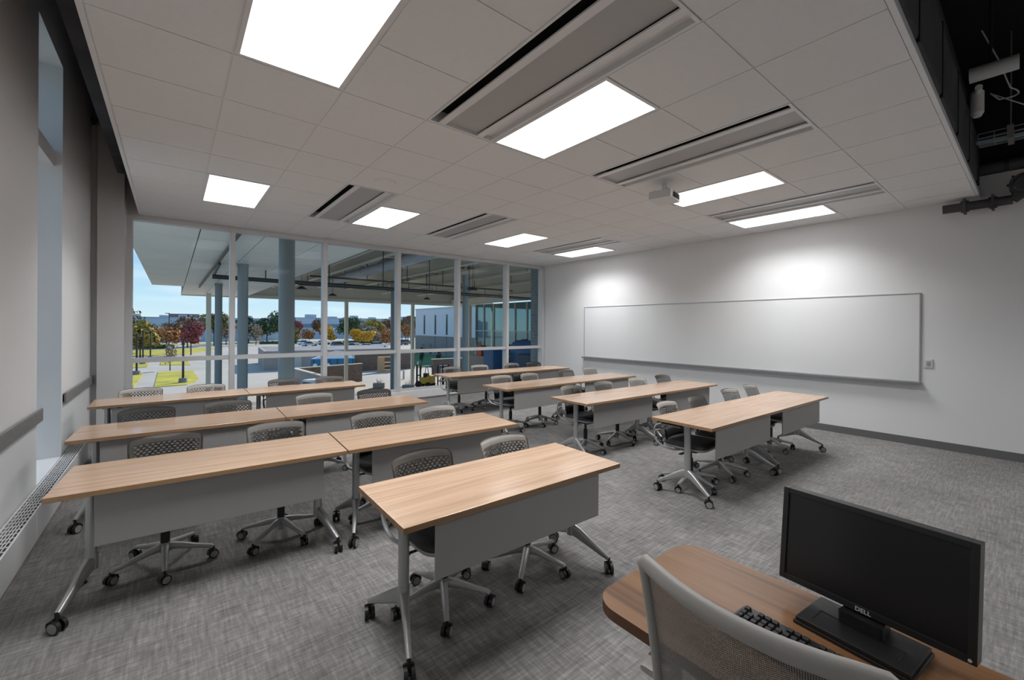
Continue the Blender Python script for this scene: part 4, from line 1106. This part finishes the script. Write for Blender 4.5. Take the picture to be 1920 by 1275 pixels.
for x in (-0.5, 0.5):
    for y, r in ((-0.7, 0.28), (0.35, 0.33)):
        b = MB(); b.cyl((x - 0.1, y, r), (x + 0.1, y, r), r, n=18); b.build('wheel', 'tyre', t)
t = thing('equipment_rack', 'black metal equipment rack standing beside the forklift', 'rack', (21.8, 38.4, G), 0.4)
for x in (-0.5, 0.5):
    for y in (-0.3, 0.3): MB().box(x - 0.05, x + 0.05, y - 0.05, y + 0.05, 0, 2.2).build('upright', 'black_steel', t)
for z in (0.5, 1.2, 2.0): MB().box(-0.55, 0.55, -0.35, 0.35, z, z + 0.08).build('shelf', 'black_steel', t)
MB().box(-0.2, 0.2, -0.2, 0.2, 1.28, 1.8).build('case', 'car_white', t)
# blue equipment at the facade
def cabinet(name, label, x, y, wx, wy, h_, m_, extra=None):
    t = thing(name, label, 'cabinet', (x, y, G), 0.0)
    MB().box(-wx / 2, wx / 2, -wy / 2, wy / 2, 0.12, h_).build('body', m_, t, bevel=0.05)
    MB().box(-wx / 2 + 0.05, wx / 2 - 0.05, -wy / 2 + 0.05, wy / 2 - 0.05, 0, 0.12).build('plinth', 'slot_dark', t)
    MB().box(-wx / 2 - 0.02, -wx / 2, -wy / 2 + 0.12, wy / 2 - 0.12, 0.4, h_ - 0.4).build('door', m_, t, bevel=0.01)
    return t
cabinet('tool_cabinet', 'tall blue steel cabinet in front of the glass facade, beside the grey wall', 22.3, 30.2, 1.4, 1.5, 4.1, 'equip_blue')
cabinet('tool_cabinet', 'dark navy drawer cabinet in front of the glass facade', 22.6, 25.9, 1.2, 1.5, 3.9, 'equip_navy')
cabinet('pump_cabinet', 'grey steel cabinet with pale panels beside the navy cabinet', 21.2, 22.3, 1.2, 2.2, 3.6, 'column_blue')
t = thing('storage_tank', 'rounded blue storage tank behind the navy cabinet', 'tank', (23.9, 28.0, G))
b = MB(); b.slab(0, 0, 0.9, 1.4, [(0, 0.0), (4.2, 0.0), (4.7, 0.15), (4.95, 0.5)], n=28, e=0.7); b.build('tank_shell', 'equip_blue', t)
b = MB(); b.cyl((0, 0, 4.9), (0, 0, 5.05), 0.3, n=16); b.build('lid', 'equip_navy', t)
t = thing('red_box', 'small red metal box on the grey yard wall by the facade', 'box', (23.2, 33.6, G + 3.3))
MB().box(-0.3, 0.3, -0.45, 0.45, 0, 0.95).build('body', 'red_paint', t, bevel=0.04)
MB().box(-0.33, 0.33, -0.48, 0.48, 0.95, 1.02).build('lid', 'red_paint', t)
wallseg('grey_yard_wall', 'tall grey block wall standing below the red box', (23.2, 35.4), (23.2, 31.2), 3.3, 'tan_wall', cap=False)

# lamp posts
for k, (x, y, h_) in enumerate(((0.92, 56.6, 4.0), (-3.35, 68.7, 4.6), (-3.5, 86.6, 4.8), (-3.0, 99, 4.6))):
    l = ['black lamp post on round concrete footing at edge of the central lawn', 'black lamp post on concrete footing in the lawn beside the walkway', 'black lamp post on the lawn farther along the walkway', 'black lamp post beyond the crossing walkway near olive tree'][k]
    t = thing('lamp_post', l, 'lamp post', (x, y, G), 0, 'walkway lamp posts')
    b = MB(); b.cyl((0, 0, 0), (0, 0, 0.5), 0.42, 0.36, n=20); b.build('footing', 'roof_membrane', t)
    b = MB(); b.cyl((0, 0, 0.5), (0, 0, h_), 0.11, 0.09, n=12); b.build('pole', 'lamp_post', t)
    b = MB(); b.cyl((0, 0, h_), (0, 0, h_ + 0.45), 0.17, 0.13, n=14); b.build('lantern', 'lamp_post', t)
t = thing('street_light', 'very tall thin dark street light by the road behind the red tree', 'street light', (-0.6, 136, G))
b = MB(); b.cyl((0, 0, 0), (0, 0, 0.8), 0.4, n=14); b.build('footing', 'stone_cap', t)
b = MB(); b.cyl((0, 0, 0.8), (0, 0, 9.0), 0.12, 0.09, n=10); b.build('pole', 'lamp_post', t)
b = MB(); b.box(-0.8, 0.1, -0.15, 0.15, 8.9, 9.05); b.build('lamp_head', 'lamp_post', t)

# far buildings
def far_building(label, x0, x1, y, h_, m_, win):
    t = thing('warehouse', label, 'building', (0, y, G))
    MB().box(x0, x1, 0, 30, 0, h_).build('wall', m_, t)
    MB().box(x0 - 0.2, x1 + 0.2, -0.2, 30.2, h_, h_ + 0.3).build('parapet', 'roof_unit', t)
    for (a, c, z0, z1) in win: MB().box(a, c, -0.15, 0.0, z0, z1).build('window_band', 'blue_build_dark', t)
    x = x0 + 3
    while x < x1 - 5:
        ww = random.uniform(2, 4.5); MB().box(x, x + ww, 3, 7, h_ + 0.3, h_ + random.uniform(1.0, 1.9)).build('roof_unit', 'roof_unit', t); x += ww + random.uniform(2, 9)
    return t
far_building('long pale blue-grey warehouse with rooftop units behind the trees at left', -90, 34, 196, 8.6, 'hazy_build', [(-3, 4, 5.4, 6.6), (18, 34, 7.2, 8.1), (20, 34, 3.4, 5.0)])
far_building('long slate-blue warehouse with ribbon windows behind the parking lot', 36, 175, 214, 9.6, 'hazy_build', [(40, 172, 5.2, 6.9)])
t = thing('brown_roof_block', 'low brown rooftop block on the pale warehouse', 'roof block', (-1, 200, G + 8.6))
MB().box(0, 9, 0, 6, 0.3, 1.5).build('body', 'roof_brown', t)
MB().box(-0.2, 9.2, -0.2, 6.2, 1.5, 1.65).build('cap', 'roof_unit', t)

# trees
def leaf_mesh(rx, rz, n, size, seed, clump=7):
    rnd = random.Random(seed); b = MB()
    cl = []
    for k in range(clump):
        a = rnd.uniform(0, 6.28); r = rnd.uniform(0.15, 0.62); cl.append((rx * r * math.cos(a), rx * r * math.sin(a), rz * rnd.uniform(-0.5, 0.62), rnd.uniform(0.38, 0.6)))
    for k in range(n):
        cx, cy, cz, cr_ = cl[k % clump]
        while True:
            p = Vector((rnd.uniform(-1, 1), rnd.uniform(-1, 1), rnd.uniform(-1, 1)))
            if 0.35 < p.length <= 1: break
        c = Vector((cx + p.x * rx * cr_, cy + p.y * rx * cr_, cz + p.z * rz * cr_))
        nrm = (p + Vector((rnd.uniform(-.7, .7), rnd.uniform(-.7, .7), rnd.uniform(-.7, .7)))).normalized()
        a = nrm.orthogonal().normalized(); d = nrm.cross(a); s = size * rnd.uniform(0.6, 1.3)
        b.add([c + a * s, c + d * s * 0.8, c - a * s, c - d * s * 0.8], [(0, 1, 2, 3)])
    return b
def tree(x, y, h_, rx, rz, leaf, label, n=900, size=0.34, bare=False, cat='tree'):
    t = thing('tree', label, cat, (x, y, G), random.uniform(0, 6))
    rx *= 1.18; rz *= 1.3; n = int(n * 1.9); b = MB(); zc = h_ - rz * 0.85
    b.cyl((0, 0, 0), (0, 0, zc * 0.8), 0.035 * h_ * 0.6, 0.02 * h_ * 0.6, n=8)
    for k in range(9 if bare else 6):
        a = k * 2.4; r = rx * 0.6
        b.cyl((0, 0, zc * (0.45 + 0.05 * k)), (r * math.cos(a), r * math.sin(a), zc + rz * random.uniform(-0.2, 0.6)), 0.010 * h_, 0.004 * h_, n=5)
    b.build('trunk', 'trunk', t)
    o = leaf_mesh(rx, rz, n, size, int(x * 31 + y * 7)).build('foliage', leaf, t, loc=(0, 0, zc)); o['kind'] = 'stuff'
    return t
tree(-5.9, 122, 8.3, 4.6, 3.1, 'leaf_olive', 'large round olive-brown tree left of the walkway')
tree(-4.6, 104, 6.6, 2.5, 2.3, 'leaf_mixed', 'yellow-green young tree in front of the olive-brown tree', 700)
tree(-7.6, 96, 4.6, 1.9, 1.6, 'leaf_orange', 'small orange tree at far left edge of the glass', 500)
tree(-0.9, 112, 5.6, 2.6, 1.7, 'leaf_orange', 'thin orange-brown tree beside the olive-brown tree', 380, 0.28, True)
tree(3.2, 142, 9.0, 4.2, 2.8, 'leaf_brown', 'broad brown tree behind the red tree', 800)
tree(9.5, 150, 9.4, 4.2, 2.6, 'leaf_olive', 'broad dull green tree rising behind the red tree', 800)
tree(3.0, 108, 6.3, 2.1, 1.8, 'leaf_red', 'round dark red tree above the lawn', 1000, 0.26)
tree(-0.2, 72.8, 3.7, 0.75, 1.3, 'leaf_pale', 'spindly bare sapling on the lawn beside lamp post', 160, 0.12, True)
tree(20.5, 170, 9.6, 4.0, 3.4, 'leaf_dark', 'dark evergreen tree at the left of the evergreen clump', 900, 0.4)
tree(26.6, 174, 10.2, 4.4, 3.8, 'leaf_green', 'dark evergreen tree in the middle of the evergreen clump', 900, 0.4)
tree(34.2, 183, 9.8, 4.2, 3.6, 'leaf_dark', 'dark evergreen tree at the right of the evergreen clump, behind thick column', 900, 0.4)
tree(20, 150, 6.2, 2.4, 2.6, 'leaf_pale', 'bare pale grey tree in front of the evergreen clump', 260, 0.18, True)
tree(35.4, 169, 7.4, 2.3, 2.6, 'leaf_red', 'narrow crimson tree just right of the thick column', 500)
tree(33.2, 160, 5.2, 1.8, 2.0, 'leaf_mixed', 'yellow-green tree just right of the thick column', 450)
tree(37.0, 158, 5.3, 2.4, 1.8, 'leaf_orange', 'rounded pinkish-orange tree beyond the parked cars', 500)
tree(42.5, 157, 5.4, 2.9, 2.0, 'leaf_yellow', 'golden tree behind the middle window mullion', 600)
tree(51.0, 161, 8.6, 4.4, 2.4, 'leaf_green', 'spreading green tree behind the golden tree', 800)
tree(41.8, 119, 5.0, 3.2, 1.6, 'leaf_yellow', 'bright golden-yellow tree among the parked cars', 1000, 0.27)
tree(51.6, 126, 5.2, 2.4, 1.8, 'leaf_orange', 'russet tree to the right of the bright golden tree', 600)
tree(58, 152, 8.2, 3.8, 2.8, 'leaf_mixed', 'tall yellowing tree behind the russet tree', 800)
tree(67.5, 166, 8.0, 3.4, 2.6, 'leaf_brown', 'brown tree beyond the slim beige canopy post', 700)
tree(63.3, 136, 6.6, 2.8, 2.2, 'leaf_orange', 'orange tree beside the white building corner', 600)
tree(70, 148, 8.8, 3.6, 2.6, 'leaf_brown', 'brown tree peeking beside the white building', 600)
tree(31.5, 62.5, 2.6, 0.5, 0.9, 'leaf_dark', 'small dark green shrub on the green lawn', 200, 0.12, cat='shrub')
tree(33.5, 60.5, 2.0, 0.45, 0.7, 'leaf_dark', 'smaller dark green shrub beside the brick wall on green lawn', 160, 0.12, cat='shrub')
for k, (x, y, h2, lf, l) in enumerate(((-14, 150, 8.5, 'leaf_olive', 'broad olive tree at far left in front of the pale warehouse'), (13.0, 157, 7.6, 'leaf_pale', 'bare pale tree between the beige post and the blue columns'),
        (46.0, 178, 8.2, 'leaf_brown', 'brown tree in front of the slate-blue warehouse, left of golden tree'), (58.5, 176, 8.0, 'leaf_olive', 'olive tree in front of the slate-blue warehouse, right of golden tree'),
        (68.0, 178, 9.2, 'leaf_mixed', 'tall yellow-green tree in front of the slate-blue warehouse'), (80.0, 178, 9.4, 'leaf_olive', 'tall olive tree between russet trees near the white building'),
        (53.0, 141, 6.4, 'leaf_pale', 'bushy greyish tree beside the russet tree'), (74.5, 162, 9.8, 'leaf_brown', 'tall brown tree at the corner of the white building'))):
    tree(x, y, h2, 3.4, 2.6, lf, l, 700, 0.36)
# clipped hedges along the road
for k, (x0, x1, y, l) in enumerate(((-12, 0.5, 141, 'long dark clipped hedge along the road at left'), (22, 34, 157, 'dark clipped hedge under the evergreen clump'), (46, 70, 150, 'green clipped hedge behind the parked cars'))):
    t = thing('hedge', l, 'hedge', ((x0 + x1) / 2, y, G))
    rnd = random.Random(k); b = MB(); b.box(-(x1 - x0) / 2, (x1 - x0) / 2, -0.5, 0.5, 0, 0.9)
    for q in range(int((x1 - x0) * 40)):
        c = Vector((rnd.uniform(-(x1 - x0) / 2, (x1 - x0) / 2), rnd.choice((-0.55, 0.55, rnd.uniform(-.5, .5))), rnd.uniform(0.1, 1.05))); s = 0.16
        a = Vector((rnd.uniform(-1, 1), rnd.uniform(-1, 1), rnd.uniform(-1, 1))).normalized(); d = a.orthogonal().normalized()
        b.add([c + a * s, c + d * s, c - a * s, c - d * s], [(0, 1, 2, 3)])
    o = b.build('foliage', 'leaf_green', t); o['kind'] = 'stuff'
# cars
def car(x, y, rz, paint, label, suv):
    t = thing('parked_car', label, 'car', (x, y, G), rz, 'cars in the parking lot')
    hh = 0.25 if suv else 0.0
    prof = [(-2.25, 0.35), (-2.25, 0.85 + hh), (-1.9, 0.95 + hh), (1.1, 0.95 + hh), (2.0, 0.85 + hh), (2.25, 0.65), (2.25, 0.35)]
    b = MB(); n = len(prof)
    for s_ in (-0.88, 0.88): pass
    vs = [(px, -0.88, pz) for px, pz in prof] + [(px, 0.88, pz) for px, pz in prof]
    b.add(vs, [tuple(reversed(range(n))), tuple(range(n, 2 * n))] + [(i, (i + 1) % n, n + (i + 1) % n, n + i) for i in range(n)]); b.build('body', paint, t, bevel=0.06)
    cab = [(-2.05 if suv else -1.5, 0.95 + hh), (-1.75 if suv else -0.9, 1.45 + hh), (0.1, 1.45 + hh), (0.95, 0.95 + hh)]; n = 4
    b = MB(); vs = [(px, -0.80 if k in (0, 3) else -0.68, pz) for k, (px, pz) in enumerate(cab)] + [(px, 0.80 if k in (0, 3) else 0.68, pz) for k, (px, pz) in enumerate(cab)]
    b.add(vs, [(3, 2, 1, 0), (4, 5, 6, 7)] + [(i, (i + 1) % n, n + (i + 1) % n, n + i) for i in range(n)]); b.build('cabin_glass', 'car_glass', t)
    b = MB(); b.box(cab[1][0] + 0.05, cab[2][0] - 0.05, -0.66, 0.66, 1.43 + hh, 1.50 + hh); b.build('roof', paint, t, bevel=0.02)
    for px in (-1.4, 1.4):
        for py in (-0.85, 0.85):
            b = MB(); b.cyl((px, py - 0.1, 0.33), (px, py + 0.1, 0.33), 0.33, n=14); b.build('wheel', 'tyre', t)
for a in ((41.5, 127.5, 0.2, 'car_silver', 'silver SUV parked behind the slim beige post', True), (37.4, 114.5, 0.1, 'car_navy', 'navy car parked left of the golden tree', False),
          (36.2, 121.5, 0.3, 'car_grey', 'dark grey SUV parked left of the slim beige post', True), (40.3, 111.0, 0.1, 'car_white', 'white car parked under the golden tree', False),
          (44.6, 114.5, 0.1, 'car_white', 'white SUV parked right of the golden tree', True), (33.0, 146, 0.1, 'car_white', 'white sedan parked right of the thick column', False),
          (37.6, 143, 0.2, 'car_silver', 'silver sedan parked by the middle window mullion', False), (59.5, 129, 0.4, 'car_grey', 'dark grey car parked beside the white building', True),
          (31.2, 133, 0.2, 'car_silver', 'silver car parked in the far row near the golden tree', False), (-9.8, 104, 0.1, 'car_grey', 'dark car at the far left edge beside orange tree', True)):
    car(*a)
t = thing('utility_truck', 'small white utility truck with dark rear bed beside the thick column', 'truck', (7.9, 35.2, G), 0.3)
MB().box(0.3, 2.0, -0.85, 0.85, 0.5, 1.9).build('cab', 'car_white', t, bevel=0.12)
MB().box(0.28, 2.02, -0.7, 0.7, 1.2, 1.75).build('cab_window', 'car_glass', t)
MB().box(-2.4, 0.2, -0.85, 0.85, 0.55, 0.75).build('bed', 'black_steel', t)
for x in (-2.4, 0.1): MB().box(x, x + 0.08, -0.85, 0.85, 0.75, 1.5).build('bed_rail', 'black_steel', t)
for px in (-1.6, 1.3):
    for py in (-0.8, 0.8):
        b = MB(); b.cyl((px, py - 0.1, 0.36), (px, py + 0.1, 0.36), 0.36, n=14); b.build('wheel', 'tyre', t)
